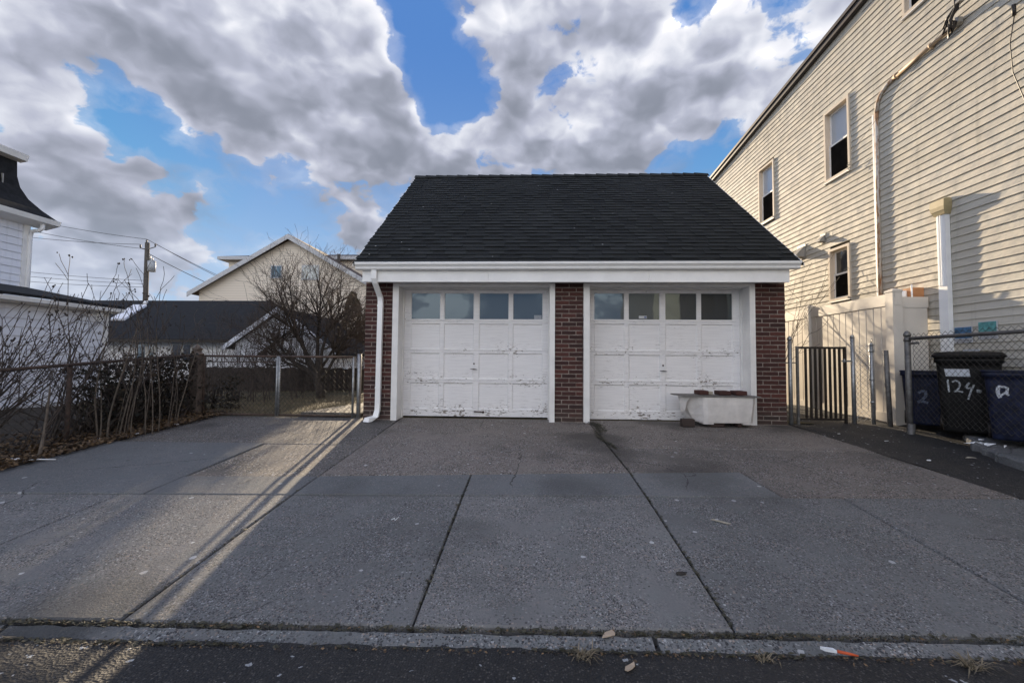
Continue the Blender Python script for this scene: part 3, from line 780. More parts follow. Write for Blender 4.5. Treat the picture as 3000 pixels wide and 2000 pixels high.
# ------------------------------------------------------------------ tan house on the right
WX = 6.22
hs = thing('sided_house', 'tall tan vinyl-sided house running back along the right of the garage', 'house', (WX, 9, .6))
def topz(y): return 8.35 - (y-8.13)*.085
HY0, HY1 = 0.6, 17.5
mb = MB(); mb.ext([(WX+.16, HY0, .3), (WX+.16, HY1, .3), (WX+.16, HY1, topz(HY1)-.05), (WX+.16, HY0, topz(HY0)-.05)], (9, 0, 0)); mb.build('wall', 'siding_tan', hs)
WINS = [(8.60, 9.27, 5.36, 6.79), (11.24, 11.93, 5.29, 6.75), (8.68, 9.22, 2.85, 3.87), (6.32, 7.28, 7.34, 8.28)]   # near y, far y, sill, head
SP = .1108; z = .86; k = 0
while z < topz(HY0)-.05:
    ye = HY1
    if z+SP > topz(HY1)-.06: ye = 8.13 + (8.35-.06-(z+SP))/.085
    if ye > HY0+.3:
        segs = [(HY0, ye)]
        for (y0, y1, z0, z1) in WINS:
            if z+SP > z0-.02 and z < z1+.02:
                segs = [s_ for a_, b_ in segs for s_ in (((a_, b_),) if b_ <= y0 or a_ >= y1 else ((a_, y0-.01), (y1+.01, b_)))]
        prof = [(WX+.003, z+SP+.012), (WX-.001, z+SP+.012), (WX-.0125, z+.014), (WX-.0165, z+.007), (WX-.0165, z), (WX+.003, z)]
        cut = HY0 + [1.1, 2.9, .4, 2.2, 3.4][k % 5]
        for a_, b_ in segs:
            if b_-a_ < .05: continue
            cs = [a_] + [cut+3.72*i for i in range(6) if a_+.3 < cut+3.72*i < b_-.3] + [b_]
            for i in range(len(cs)-1):      # lengths lap over one another at the ends
                dx_ = -.0022*(i % 2); lap = .02 if i < len(cs)-2 else 0
                mb = MB(); mb.loft([[(x+(dx_ if x < WX else 0), cs[i], zz) for x, zz in prof], [(x+(dx_ if x < WX else 0), cs[i+1]+lap*(i % 2), zz) for x, zz in prof]])
                mb.build('siding_board', 'siding_tan', hs)
    z += SP; k += 1
mb = MB(); mb.ext([(WX-.002, HY0, topz(HY0)-.26), (WX-.002, HY1, topz(HY1)-.26), (WX-.002, HY1, topz(HY1)-.06), (WX-.002, HY0, topz(HY0)-.06)], (.02, 0, 0)); mb.build('frieze', 'siding_tan', hs)
mb = MB(); mb.ext([(WX-.10, HY0, topz(HY0)-.07), (WX-.10, HY1, topz(HY1)-.07), (WX-.10, HY1, topz(HY1)+.10), (WX-.10, HY0, topz(HY0)+.10)], (.103, 0, 0))
mb.ext([(WX-.13, HY0, topz(HY0)+.04), (WX-.13, HY1, topz(HY1)+.04), (WX-.13, HY1, topz(HY1)+.11), (WX-.13, HY0, topz(HY0)+.11)], (.029, 0, 0))
mb.build('roof_edge', 'dark_bronze', hs)
mb = MB(); mb.ext([(WX+.004, HY0, topz(HY0)+.02), (WX+.004, HY1, topz(HY1)+.02), (WX+.004, HY1, topz(HY1)+.09), (WX+.004, HY0, topz(HY0)+.09)], (9, 0, 0)); mb.build('roof', 'black_roof', hs)
def house_window(y0, y1, z0, z1, blind):
    # y0 nearer the street; casing proud of the boards, sashes set back in a deep reveal
    mb = MB(); fx = WX-.042; t = .05; bk = WX+.13
    for (a_, b_, c_, d_) in ((y0-.03, y0+.02, z0-.02, z1+.03), (y1-.02, y1+.03, z0-.02, z1+.03), (y0+.02, y1-.02, z1-.02, z1+.03)):
        mb.box(fx, bk, a_, b_, c_, d_)
    mb.box(fx-.012, bk, y0+.02, y1-.02, z0-.04, z0+.012)
    wn = mb.build('window', 'siding_cream', hs)
    mb = MB(); mb.box(fx-.014, fx+.03, y0-.04, y1+.04, z0-.055, z0-.0401); mb.build('sill', 'white_trim', wn)
    zm = (z0+z1)/2; s = .035; ya, yb = y0+.021, y1-.021
    for a_, b_, x0, gm in ((zm-.01, z1-.021, WX+.06, blind), (z0+.013, zm+.02, WX+.035, 'screen')):
        mb = MB(); x1 = x0+.024
        mb.box(x0, x1, ya, ya+s, a_, b_); mb.box(x0, x1, yb-s, yb, a_, b_); mb.box(x0, x1, ya+s, yb-s, b_-s, b_); mb.box(x0, x1, ya+s, yb-s, a_, a_+s)
        mb.build('sash', 'white_trim', wn)
        mb = MB(); mb.box(x0+.010, x0+.014, ya+s, yb-s, a_+s, b_-s); mb.build('pane', gm, wn)
    return wn
for (wy0, wy1, wz0, wz1), bl_ in zip(WINS, ('blind_glass', 'blind_glass', 'window_glass', 'blind_glass')): house_window(wy0, wy1, wz0, wz1, bl_)
# vent hoods
def hood(y, z, s):
    mb = MB(); x = WX-.017
    mb.hexa([(x-.19*s, y-.09*s, z-.10*s), (x, y-.11*s, z-.12*s), (x, y+.11*s, z-.12*s), (x-.19*s, y+.09*s, z-.10*s),
             (x-.17*s, y-.09*s, z-.055*s), (x-.001, y-.11*s, z+.13*s), (x-.001, y+.11*s, z+.13*s), (x-.17*s, y+.09*s, z-.055*s)])
    hd = mb.build('vent_hood', 'hood_metal', hs)
    mb = MB(); mb.box(x-.013, x, y-.14*s, y+.14*s, z-.15*s, z+.16*s); mb.build('flange', 'hood_metal', hd)
hood(10.15, 4.08, 1.05); hood(9.42, 4.19, .62)
# long service conduit up the wall and along it
mb = MB()
mb.tube([(WX-.036, 7.93, 2.72), (WX-.036, 7.93, 4.5), (WX-.036, 7.90, 6.05)], .030, 10)
cdt = mb.build('conduit', 'conduit_weathered', hs)
mb = MB(); mb.box(WX-.045, WX-.017, 7.965, 8.00, 2.72, 6.05); mb.build('cover_strip', 'white_metal', cdt)
mb = MB(); mb.tube([(WX-.036, 7.90, 6.04), (WX-.036, 7.88, 6.20), (WX-.038, 7.80, 6.32), (WX-.040, 7.66, 6.40), (WX-.042, 7.50, 6.43)], .030, 10); mb.build('conduit_elbow', 'conduit_weathered', cdt)
mb = MB(); mb.tube([(WX-.042, 7.52, 6.428), (WX-.055, 6.42, 6.50)], .030, 10); mb.build('conduit_run', 'conduit_tan', cdt)
for yy in (7.45, 6.80):
    mb = MB(); zz = lerp(6.428, 6.50, (7.52-yy)/1.1); mb.tube([(WX-.05, yy+.015, zz), (WX-.05, yy-.015, zz)], .043, 10); mb.tube([(WX-.05, yy, zz-.02), (WX-.012, yy, zz-.06)], .012, 6); mb.build('clamp', 'conduit_tan', cdt)
# weatherhead with its drip loops
mb = MB(); mb.loft([[(WX-.085, 6.44, 6.47), (WX-.02, 6.44, 6.47), (WX-.02, 6.44, 6.54), (WX-.085, 6.44, 6.54)], [(WX-.11, 6.37, 6.455), (WX-.02, 6.37, 6.455), (WX-.02, 6.37, 6.57), (WX-.10, 6.37, 6.57)], [(WX-.10, 6.32, 6.48), (WX-.03, 6.32, 6.48), (WX-.03, 6.32, 6.55), (WX-.09, 6.32, 6.55)]]); wh = mb.build('weatherhead', 'hood_metal', hs)
for a, (dy, dz, ex_) in enumerate(((.12, -.10, .0), (.03, -.22, .02), (-.04, -.12, .05), (.10, -.03, .04), (.06, .06, .03), (-.02, -.16, .0))):
    mb = MB()
    p0 = Vector((WX-.09-ex_*.5, 6.35, 6.50)); p3 = Vector((WX-.20-ex_*.6, 6.20+.01*a, 6.70+.02*a))
    pts = [p0, p0+Vector((-.05, dy*.6, dz*.7)), p0+Vector((-.09, dy, dz)), p0+Vector((-.12, dy*.4-.03, dz*.4+.03)), lerp(p0, p3, .6), p3]
    mb.tube(pts, .013, 6); mb.build('drip_loop', 'black_paint', wh)
mb = MB(); mb.tube([(WX-.20, 6.22, 6.70), (WX-.26, 6.12, 6.78), (WX-.6, 5.6, 7.3), (WX-2.2, 3.2, 8.3), (3.4, 0.2, 9.2), (2.4, -3, 9.4)], .014, 6); mb.build('service_cable', 'black_paint', wh)
mb = MB(); mb.box(WX-.22, WX-.15, 6.17, 6.23, 6.66, 6.76); mb.build('insulator', 'hood_metal', wh)
# phone wires on the wall
mb = MB(); mb.tube(sag((WX-.06, 8.50, 5.62), (WX-.30, 5.2, 7.05), .06, 12), .0035, 4); mb.build('thin_wire', 'wire', hs)
mb = MB(); mb.tube([(WX-.04, 5.65, 6.10), (WX-.05, 5.72, 5.7), (WX-.05, 5.70, 5.3), (WX-.04, 5.60, 4.9), (WX-.04, 5.50, 4.5)], .006, 5); mb.tube([(WX-.06, 5.65, 6.16), (WX-.05, 5.66, 6.02)], .022, 6); mb.build('hanging_wire', 'black_paint', hs)
mb = MB()
for q in range(4):
    a0 = q*1.5
    mb.tube([(WX-.09+.02*math.cos(t+a0), 8.52+.05*math.cos(t*2), 5.40-.10*q*.5+.03*math.sin(t+a0)) for t in (0, 1.2, 2.4, 3.6, 4.8)], .005, 4)
mb.build('wire_tangle', 'wire_bright', hs)
# white line-set cover with tan cap
mb = MB(); mb.box(WX-.085, WX-.017, 6.64, 6.78, .6, 3.80); ls = mb.build('line_cover', 'white_metal', hs)
mb = MB(); mb.box(WX-.100, WX-.0851, 6.735, 6.75, 2.72, 3.79); mb.box(WX-.100, WX-.0851, 6.70, 6.713, 2.72, 3.79); mb.build('cover_rib', 'white_metal', ls)
mb = MB(); mb.loft([[(WX-.125, 6.61, 3.84), (WX-.014, 6.61, 3.84), (WX-.014, 6.82, 3.84), (WX-.125, 6.82, 3.84)], [(WX-.135, 6.60, 3.90), (WX-.014, 6.60, 3.90), (WX-.014, 6.83, 3.90), (WX-.135, 6.83, 3.90)], [(WX-.13, 6.60, 4.0), (WX-.014, 6.60, 4.0), (WX-.014, 6.83, 4.0), (WX-.13, 6.83, 4.0)], [(WX-.07, 6.63, 4.03), (WX-.014, 6.63, 4.03), (WX-.014, 6.80, 4.03), (WX-.07, 6.80, 4.03)]])
mb.loft([[(WX-.10, 6.625, 3.78), (WX-.014, 6.625, 3.78), (WX-.014, 6.80, 3.78), (WX-.10, 6.80, 3.78)], [(WX-.122, 6.612, 3.84), (WX-.014, 6.612, 3.84), (WX-.014, 6.818, 3.84), (WX-.122, 6.818, 3.84)]])
mb.build('cover_cap', 'cap_tan', ls)
# meter board peeping over the fence
mb = MB(); mb.box(WX-.20, WX-.018, 7.10, 7.42, 2.35, 2.76); mbx = mb.build('meter_box', 'orange_box', hs)
mb = MB(); mb.tube([(WX-.24, 7.22, 2.50), (WX-.24, 7.22, 2.72)], .05, 10); mb.tube([(WX-.22, 7.08, 2.40), (WX-.22, 7.08, 2.80)], .012, 6); mb.build('meter_pipe', 'white_metal', mbx)
# weather-beaten notices on the wall
def notice(y0, y1, z0, z1, m_, label):
    mb = MB(); mb.box(WX-.030, WX-.022, y0, y1, z0, z1)
    o = mb.build('notice_board', 'sign_paper', label=label, cat='sign', group='notices on the house wall')
    mb = MB(); mb.box(WX-.034, WX-.031, y0+.01, y1-.01, lerp(z0, z1, .28), z1-.008); mb.build('picture', m_, o)
    nr = random.Random(int(y0*100)); mb = MB()
    for q in range(2):
        zz = lerp(z0, z1, .06+.10*q); yy = y0+.015
        while yy < y1-.03:
            l_ = nr.uniform(.012, .035); mb.box(WX-.033, WX-.031, yy, yy+l_, zz, zz+.010); yy += l_+.008
    mb.build('small_print', 'dull_steel', o)
notice(6.36, 6.62, 1.86, 2.09, 'poster_blue', 'dark blue picture notice on tan wall above the black bin')
notice(6.03, 6.28, 1.90, 2.14, 'poster_teal', 'teal picture notice on tan wall, nearer the street')
mb = MB(); mb.box(WX-.03, WX-.022, 6.27, 6.50, 1.70, 1.765); mb.build('address_plate', 'sign_paper', label='small white plate low on wall just above the black bin lid', cat='sign')

# ------------------------------------------------------------------ cream vinyl fence
vf = thing('vinyl_fence', 'cream vinyl privacy fence between the garage and the tan house', 'fence', (5.65, 8, .5))
FX = 5.60
def vpost(y, z1=2.73):
    mb = MB(); mb.box(FX, FX+.145, y, y+.145, .45, z1-.06)
    p_ = mb.build('post', 'vinyl', vf)
    mb = MB(); mb.loft([[(FX-.008, y-.008, z1-.06), (FX+.153, y-.008, z1-.06), (FX+.153, y+.153, z1-.06), (FX-.008, y+.153, z1-.06)], [(FX-.008, y-.008, z1-.035), (FX+.153, y-.008, z1-.035), (FX+.153, y+.153, z1-.035), (FX-.008, y+.153, z1-.035)], [(FX+.06, y+.06, z1), (FX+.085, y+.06, z1), (FX+.085, y+.085, z1), (FX+.06, y+.085, z1)]]); mb.build('post_cap', 'vinyl', p_)
PY = [6.95, 9.0, 11.05, 13.1, 15.15]
for y in PY: vpost(y)
for i in range(len(PY)-1):
    a, b_ = PY[i]+.146, PY[i+1]-.001
    mb = MB(); mb.box(FX+.045, FX+.10, a, b_, 2.47, 2.655); mb.build('rail', 'vinyl', vf)
    mb = MB(); mb.box(FX+.045, FX+.10, a, b_, .60, .78); mb.build('rail', 'vinyl', vf)
    n = 12; pw = (b_-a)/n
    for q in range(n):
        mb = MB(); y0 = a+q*pw+.0008; y1 = a+(q+1)*pw-.0008
        mb.loft([[(FX+.063, y0+.002, .78), (FX+.058, y0+.009, .78), (FX+.058, y1-.009, .78), (FX+.063, y1-.002, .78), (FX+.08, y1, .78), (FX+.08, y0, .78)], [(FX+.063, y0+.002, 2.47), (FX+.058, y0+.009, 2.47), (FX+.058, y1-.009, 2.47), (FX+.063, y1-.002, 2.47), (FX+.08, y1, 2.47), (FX+.08, y0, 2.47)]])
        mb.build('picket', 'vinyl', vf)
    mb = MB(); mb.box(FX+.082, FX+.088, a, b_, .78, 2.47); mb.build('backing', 'vinyl', vf)
# return to the house
mb = MB(); mb.box(FX+.146, 6.175, 7.0, 7.05, 2.43, 2.595); mb.build('rail', 'vinyl', vf)
mb = MB(); mb.box(FX+.146, 6.165, 7.01, 7.04, .60, 2.43); mb.build('return_panel', 'vinyl', vf)
mb = MB(); mb.box(FX+.03, FX+.115, 6.943, 6.949, 2.46, 2.66); mb.build('bracket', 'vinyl', vf)
mb = MB(); mb.box(FX-.012, FX+.157, 6.938, 7.107, .5, .98); mb.build('post_sleeve', 'vinyl', vf)

# ------------------------------------------------------------------ small black gate beside the garage
def post(name, x, y, z0, z1, r, matn, label, cat='post', cap=True, lean=(0, 0), group=None):
    mb = MB(); mb.tube([(x, y, z0), (x+lean[0], y+lean[1], z1)], r, 12)
    o = mb.build(name, matn, None, label, cat, group)
    if cap:
        mb = MB(); cx, cy = x+lean[0], y+lean[1]
        mb.tube([(cx, cy, z1-.02), (cx, cy, z1), (cx, cy, z1+.025), (cx, cy, z1+.045)], [r*1.2, r*1.3, r*.9, r*.2], 10); mb.build('cap', matn, o)
    return o
gp = post('gate_post', 4.12, 7.1, .45, 1.935, .030, 'galvanised', 'grey steel gate post with domed cap beside the garage corner')
mb = MB(); mb.box(4.03, 4.235, 7.085, 7.115, 1.545, 1.562); mb.build('hinge_strap', 'dull_steel', gp)
ga = thing('metal_gate', 'small black vertical-bar metal gate beside the garage corner', 'gate', (4.6, 7.1, .6))
mb = MB(); mb.box(4.215, 4.248, 7.083, 7.117, .58, 1.815); mb.build('stile', 'dull_steel', ga)
mb = MB(); mb.box(4.945, 4.978, 7.083, 7.117, .60, 1.815); mb.build('stile', 'black_paint', ga)
mb = MB(); mb.box(4.249, 4.944, 7.085, 7.115, 1.778, 1.812); mb.build('rail', 'black_paint', ga)
mb = MB(); mb.box(4.249, 4.944, 7.085, 7.115, .655, .69); mb.build('rail', 'black_paint', ga)
for q in range(8):
    x = 4.36+q*.0745; mb = MB(); mb.box(x-.014, x+.014, 7.086, 7.114, .691, 1.777); mb.build('bar', 'black_paint', ga)
mb = MB(); mb.box(4.90, 5.06, 7.07, 7.084, 1.575, 1.60); mb.tube([(4.93, 7.06, 1.56), (4.93, 7.06, 1.62)], .012, 6); mb.build('latch', 'galvanised', ga)

def chainlink(p0, p1, z0a, z1a, z0b, z1b, dia=.058, r=.0019, twist=True, seed=0):
    # woven wires: each zigzags down between two neighbours
    mb = MB(); p0 = Vector(p0); p1 = Vector(p1); L = (p1-p0).length; nrm = Vector((-(p1-p0).y, (p1-p0).x, 0)).normalized()
    dia *= .52; n = int(L/dia)
    for i in range(n+1):
        pts = []
        s0 = i*dia
        zlo = lerp(z0a, z0b, min(1, s0/L)); zhi = lerp(z1a, z1b, min(1, s0/L))
        m_ = int((zhi-zlo)/(dia*1.02))
        for q in range(m_+1):
            s = s0 + (dia*.5 if (q+i) % 2 == 0 else -dia*.5)*1.04
            s = min(max(s, 0), L)
            z = zhi - q*dia*1.02
            pts.append(p0.lerp(p1, s/L) + Vector((0, 0, z)) + nrm*(.002 if (q+i) % 4 < 2 else -.002))
        if len(pts) > 1: mb.tube(pts, r, 3, cap=False, smooth=False)
    return mb
cl = thing('chain_link_fence', 'narrow silver chain-link panel between two posts by the cream fence', 'fence', (5.25, 7.1, .6))
mb = MB(); mb.tube([(5.09, 7.1, .5), (5.085, 7.1, 1.97)], .030, 12); mb.tube([(5.085, 7.1, 1.955), (5.085, 7.1, 2.0)], [.034, .02], 10); mb.build('post', 'galvanised', cl)
mb = MB(); mb.tube([(5.38, 7.1, .5), (5.372, 7.1, 1.85)], .030, 12); mb.tube([(5.372, 7.1, 1.835), (5.372, 7.1, 1.875)], [.036, .02], 10); mb.tube([(5.372, 7.1, 1.875), (5.385, 7.09, 1.92), (5.37, 7.08, 1.945), (5.355, 7.09, 1.92), (5.372, 7.1, 1.875)], .005, 5); mb.build('post', 'galvanised', cl)
mb = chainlink((5.12, 7.09, 0), (5.35, 7.09, 0), .62, 1.84, .64, 1.84, .080, .0030); mb.build('mesh', 'wire_bright', cl, kind='stuff')
for z in (1.75, 1.3, .95):
    mb = MB(); mb.tube([(5.372, 7.1, z-.012), (5.372, 7.1, z+.012)], .036, 10); mb.build('band', 'galvanised', cl)
post('steel_pole', 5.437, 6.85, .45, 1.755, .033, 'dull_steel', 'bare dark steel pole leaning slightly before the cream fence', 'post', cap=False, lean=(-.042, 0))

# ------------------------------------------------------------------ chain-link fence in front of the bins
rf = thing('chain_link_fence', 'dark chain-link fence with top rail in front of the wheelie bins', 'fence', (5.3, 6.3, .6))
RFX = 5.30
mb = MB(); mb.tube([(RFX, 6.35, .45), (RFX, 6.35, 1.96)], .036, 12); pr_ = mb.build('post', 'dull_steel', rf)
mb = MB(); mb.tube([(RFX, 6.35, 1.94), (RFX, 6.35, 1.965), (RFX, 6.35, 2.0), (RFX, 6.35, 2.02)], [.044, .046, .03, .006], 12); mb.tube([(RFX, 6.35, 1.87), (RFX, 6.35, 1.91)], .043, 12); mb.build('post_cap', 'dull_steel', pr_)
mb = MB(); mb.tube([(RFX, 6.35, .4), (RFX+.01, 6.34, .72)], .045, 10); mb.build('post_sleeve', 'dull_steel', pr_)
mb = MB(); mb.tube([(RFX, 6.30, 1.905), (RFX, 2.2, 1.93)], .023, 10); mb.build('top_rail', 'dull_steel', rf)
mb = MB(); mb.tube([(RFX, 6.31, 1.84), (RFX, 6.18, 1.84)], .016, 8); mb.build('rail_end', 'dull_steel', rf)
mb = MB(); mb.tube([(RFX, 3.3, .5), (RFX, 3.3, 1.96)], .030, 12); mb.build('post', 'dull_steel', rf)
mb = chainlink((RFX+.028, 6.30, 0), (RFX+.028, 2.3, 0), .72, 1.975, .80, 2.0, .074, .0029); mb.build('mesh', 'wire', rf, kind='stuff')

# ------------------------------------------------------------------ wheelie bins
def rr_ring(hx, hy, z, r=.06, n=4, cx=0, cy=0):
    out = []
    for sx_, sy_, a0 in ((1, 1, 0), (-1, 1, 90), (-1, -1, 180), (1, -1, 270)):
        for q in range(n+1):
            a = R(a0+90*q/n); out.append((cx+sx_*(hx-r)+r*math.cos(a), cy+sy_*(hy-r)+r*math.sin(a), z))
    return out
def wheelie(name, loc, rot, w_, d_, h, matn, lid, label, extra=None):
    b_ = thing(name, label, 'bin', (0, 0, 0), 'bins along the house wall')
    mb = MB()
    rings = [rr_ring(w_*.40, d_*.38, .03), rr_ring(w_*.41, d_*.40, .06), rr_ring(w_*.48, d_*.47, h*.80), rr_ring(w_*.485, d_*.475, h*.86), rr_ring(w_*.52, d_*.51, h*.865), rr_ring(w_*.52, d_*.51, h*.93)]
    mb.loft(rings, smooth=True); mb.build('body', matn, b_)
    mb = MB()
    if lid:
        mb.loft([rr_ring(w_*.55, d_*.55, h*.932, .05, cy=-.02), rr_ring(w_*.555, d_*.56, h*.955, .05, cy=-.02), rr_ring(w_*.50, d_*.50, h*.99, .05), rr_ring(w_*.30, d_*.30, h*1.005, .05)], smooth=False)
        mb.tube([(-w_*.25, d_*.55, h*.93), (w_*.25, d_*.55, h*.93)], .018, 8)
        mb.build('lid', lid, b_)
    else:
        mb.loft([rr_ring(w_*.54, d_*.53, h*.932, .06), rr_ring(w_*.54, d_*.53, h*.95, .06)]); mb.build('rim', matn, b_)
    for s in (-1, 1):
        mb = MB(); mb.tube([(s*w_*.41, d_*.36, .10), (s*w_*.47, d_*.36, .10)], .10, 14); mb.build('wheel', 'black_paint', b_)
    mb = MB(); mb.box(-w_*.42, w_*.42, d_*.30, d_*.42, h*.88, h*.92); mb.build('axle_bar', matn, b_)
    if extra: extra(b_, w_, d_, h)
    b_.location = loc; b_.rotation_euler = (0, 0, rot)
    return b_
def fy(w_, d_, h, z): # front face y at height z
    return -d_*lerp(.40, .475, min(1, max(0, (z-.06)/(h*.80))))
def stroke(mb, pts, hw, d_, w_, h, off=.004):
    for a, b_ in zip(pts, pts[1:]):
        (x0, z0), (x1, z1) = a, b_
        dx, dz = x1-x0, z1-z0; L = math.hypot(dx, dz) or 1; nx, nz = -dz/L*hw, dx/L*hw; ex_, ez = dx/L*hw*.6, dz/L*hw*.6
        q = [(x0-nx-ex_, z0-nz-ez), (x1-nx+ex_, z1-nz+ez), (x1+nx+ex_, z1+nz+ez), (x0+nx-ex_, z0+nz-ez)]
        mb.hexa([(x, fy(w_, d_, h, z)-off, z) for x, z in q] + [(x, fy(w_, d_, h, z)+.004, z) for x, z in q])
def mark_black(b_, w_, d_, h):
    mb = MB(); z0, z1 = h*.70, h*.79
    mb.hexa([(-.20, fy(w_, d_, h, z0)-.005, z0), (.02, fy(w_, d_, h, z0)-.005, z0), (.02, fy(w_, d_, h, z0)+.003, z0), (-.20, fy(w_, d_, h, z0)+.003, z0), (-.215, fy(w_, d_, h, z1)-.005, z1), (.01, fy(w_, d_, h, z1)-.005, z1), (.01, fy(w_, d_, h, z1)+.003, z1), (-.215, fy(w_, d_, h, z1)+.003, z1)])
    mb.build('label_plate', 'label_white', b_)
    mb = MB(); k = h
    stroke(mb, [(-.185, k*.655), (-.180, k*.58), (-.175, k*.515)], .009, d_, w_, h)
    stroke(mb, [(-.14, k*.635), (-.115, k*.652), (-.085, k*.635), (-.075, k*.60), (-.09, k*.555), (-.125, k*.520), (-.095, k*.528), (-.055, k*.515)], .009, d_, w_, h)
    stroke(mb, [(.005, k*.625), (-.025, k*.575), (.0, k*.560), (.035, k*.572)], .010, d_, w_, h)
    stroke(mb, [(.045, k*.60), (.02, k*.53), (0.0, k*.46), (-.005, k*.435)], .009, d_, w_, h)
    stroke(mb, [(.075, k*.54), (.10, k*.535), (.095, k*.525), (.078, k*.53)], .013, d_, w_, h)
    mb.build('painted_number', 'spray_white', b_)
def mark_blue(b_, w_, d_, h):
    mb = MB(); k = h
    stroke(mb, [(-.165, k*.62), (-.17, k*.50), (-.18, k*.36)], .016, d_, w_, h)
    stroke(mb, [(-.06, k*.58), (-.03, k*.61), (.005, k*.60), (.01, k*.53), (-.03, k*.46), (-.07, k*.42), (-.03, k*.435), (.02, k*.415)], .016, d_, w_, h)
    mb.build('painted_number', 'spray_faint', b_)
def mark_blue2(b_, w_, d_, h):
    mb = MB(); k = h
    stroke(mb, [(-.165, k*.72), (-.17, k*.66), (-.155, k*.60)], .016, d_, w_, h)
    stroke(mb, [(-.16, k*.74), (-.12, k*.735), (-.095, k*.72), (-.10, k*.66)], .012, d_, w_, h)
    stroke(mb, [(-.14, k*.63), (-.11, k*.66), (-.09, k*.63)], .010, d_, w_, h)
    mb.build('painted_mark', 'label_white', b_)
wheelie('wheelie_bin', (5.70, 5.93, .655), R(-44), .60, .56, 1.06, 'bin_black', 'bin_black', 'black wheelie bin with lid and white painted number 124', mark_black)
wheelie('wheelie_bin', (5.72, 6.58, .66), R(-42), .50, .48, .84, 'bin_blue', None, 'dark blue bin with faint painted 12, behind the fence post', mark_blue)
wheelie('wheelie_bin', (5.66, 5.30, .66), R(-46), .56, .54, .87, 'bin_blue', None, 'dark blue bin with white mark at the right edge', mark_blue2)
# rubbish on the footing
mb = MB(); lr = random.Random(2)
for q in range(16):
    p = Vector((5.19+lr.uniform(-.10, .12), 5.22+lr.uniform(-.16, .2), gz(5.2)+.115+lr.uniform(0, .04)))
    mb.poly([p+Vector((lr.uniform(-.05, .05), lr.uniform(-.05, .05), lr.uniform(-.0, .05))) for _ in range(3)])
mb.build('crumpled_bag', 'paper', label='crumpled white plastic bag on the footing below the black bin', cat='litter')

# ------------------------------------------------------------------ tub with its board and bricks
tb = thing('white_tub', 'dirty white tub with torn left end standing before the right garage door', 'tub', (2.9, 6.9, .58))
top = [(2.60, 6.70), (2.66, 6.675), (3.33, 6.675), (3.37, 6.70), (3.385, 7.12), (3.36, 7.16), (2.42, 7.18), (2.355, 7.12), (2.37, 6.93)]
bot = [(2.62, 6.735), (2.68, 6.715), (3.30, 6.715), (3.345, 6.74), (3.36, 7.06), (3.33, 7.10), (2.56, 7.10), (2.50, 7.05), (2.54, 6.90)]
mb = MB()
rings = []
for t, bul in ((0, 0), (.06, .006), (.3, .012), (.7, .010), (.94, 0), (1, -.004)):
    z = lerp(.640, 1.028, t)
    rings.append([(lerp(b_[0], a[0], t)-(bul if i in (7, 8) else 0), lerp(b_[1], a[1], t)-(bul if i in (1, 2) else 0), z) for i, (a, b_) in enumerate(zip(top, bot))])
mb.loft(rings, smooth=False); tubo = mb.build('basin', 'tub_white', tb)
mb = MB()  # torn flap of the left end
mb.loft([[(2.345, 6.93, .99), (2.355, 6.925, .99), (2.46, 6.80, 1.02), (2.455, 6.805, 1.02)], [(2.325, 6.93, .90), (2.335, 6.92, .90), (2.405, 6.82, .95), (2.40, 6.83, .95)], [(2.35, 6.93, .78), (2.36, 6.92, .78), (2.385, 6.86, .80), (2.38, 6.87, .80)], [(2.49, 6.86, .67), (2.50, 6.85, .67), (2.51, 6.83, .66), (2.505, 6.84, .66)]]); mb.build('torn_flap', 'tub_white', tb)
for a, b_ in ((2.615, 2.765), (3.20, 3.345)):
    mb = MB(); mb.box(a, b_, 6.722, 6.90, .618, .6395); mb.build('foot', 'tub_white', tb)
mb = MB(); bp = [(2.235, 6.90), (2.40, 6.70), (2.62, 6.655), (3.36, 6.655), (3.47, 6.72), (3.46, 7.10), (2.25, 7.12)]
mb.prism(bp, lambda x, y: 1.032+.008*math.sin(x*3), lambda x, y: 1.047+.008*math.sin(x*3))
mb.build('slate_board', 'slate', label='thin grey board lying across the white tub', cat='board')
def loose_brick(x0, x1, y0, y1, z0, z1, label, m_='brick', nm='loose_brick', c_='brick', rz=0):
    mb = MB(); cx, cy = (x0+x1)/2, (y0+y1)/2; e = .006
    rg = []
    for t, ins in ((0, e), (.12, 0), (.88, 0), (1, e)):
        z = lerp(z0, z1, t)
        pts = [(x0+ins, y0+ins), (x1-ins, y0+ins), (x1-ins, y1-ins), (x0+ins, y1-ins)]
        rg.append([(cx+(x-cx)*math.cos(rz)-(y-cy)*math.sin(rz), cy+(x-cx)*math.sin(rz)+(y-cy)*math.cos(rz), z) for x, y in pts])
    mb.loft(rg); mb.build(nm, m_, label=label, cat=c_)
ZB = 1.056
loose_brick(2.575, 2.715, 6.78, 6.98, ZB, ZB+.062, 'reddish worn brick at the left end of the board', rz=.05)
loose_brick(2.722, 2.785, 6.80, 6.92, ZB, ZB+.050, 'small tan stone beside the reddish brick on the board', 'stone_tan', 'stone', 'stone', rz=.1)
loose_brick(2.875, 3.045, 6.76, 6.97, ZB-.001, ZB+.060, 'dark brick in the middle of the board over the tub', rz=-.02)
loose_brick(3.115, 3.275, 6.75, 6.96, ZB-.002, ZB+.062, 'dark brick at the right end of the board over the tub', rz=.03)
loose_brick(2.30, 2.485, 6.72, 6.83, .574, .690, 'grey-brown worn block on the ground under the torn tub end', rz=.06)
loose_brick(2.74, 2.94, 6.76, 6.90, .574, .636, 'dull red brick propping up the middle of the tub')
loose_brick(3.14, 3.19, 6.76, 6.90, .574, .636, 'narrow dark brick propping up the right end of the tub')

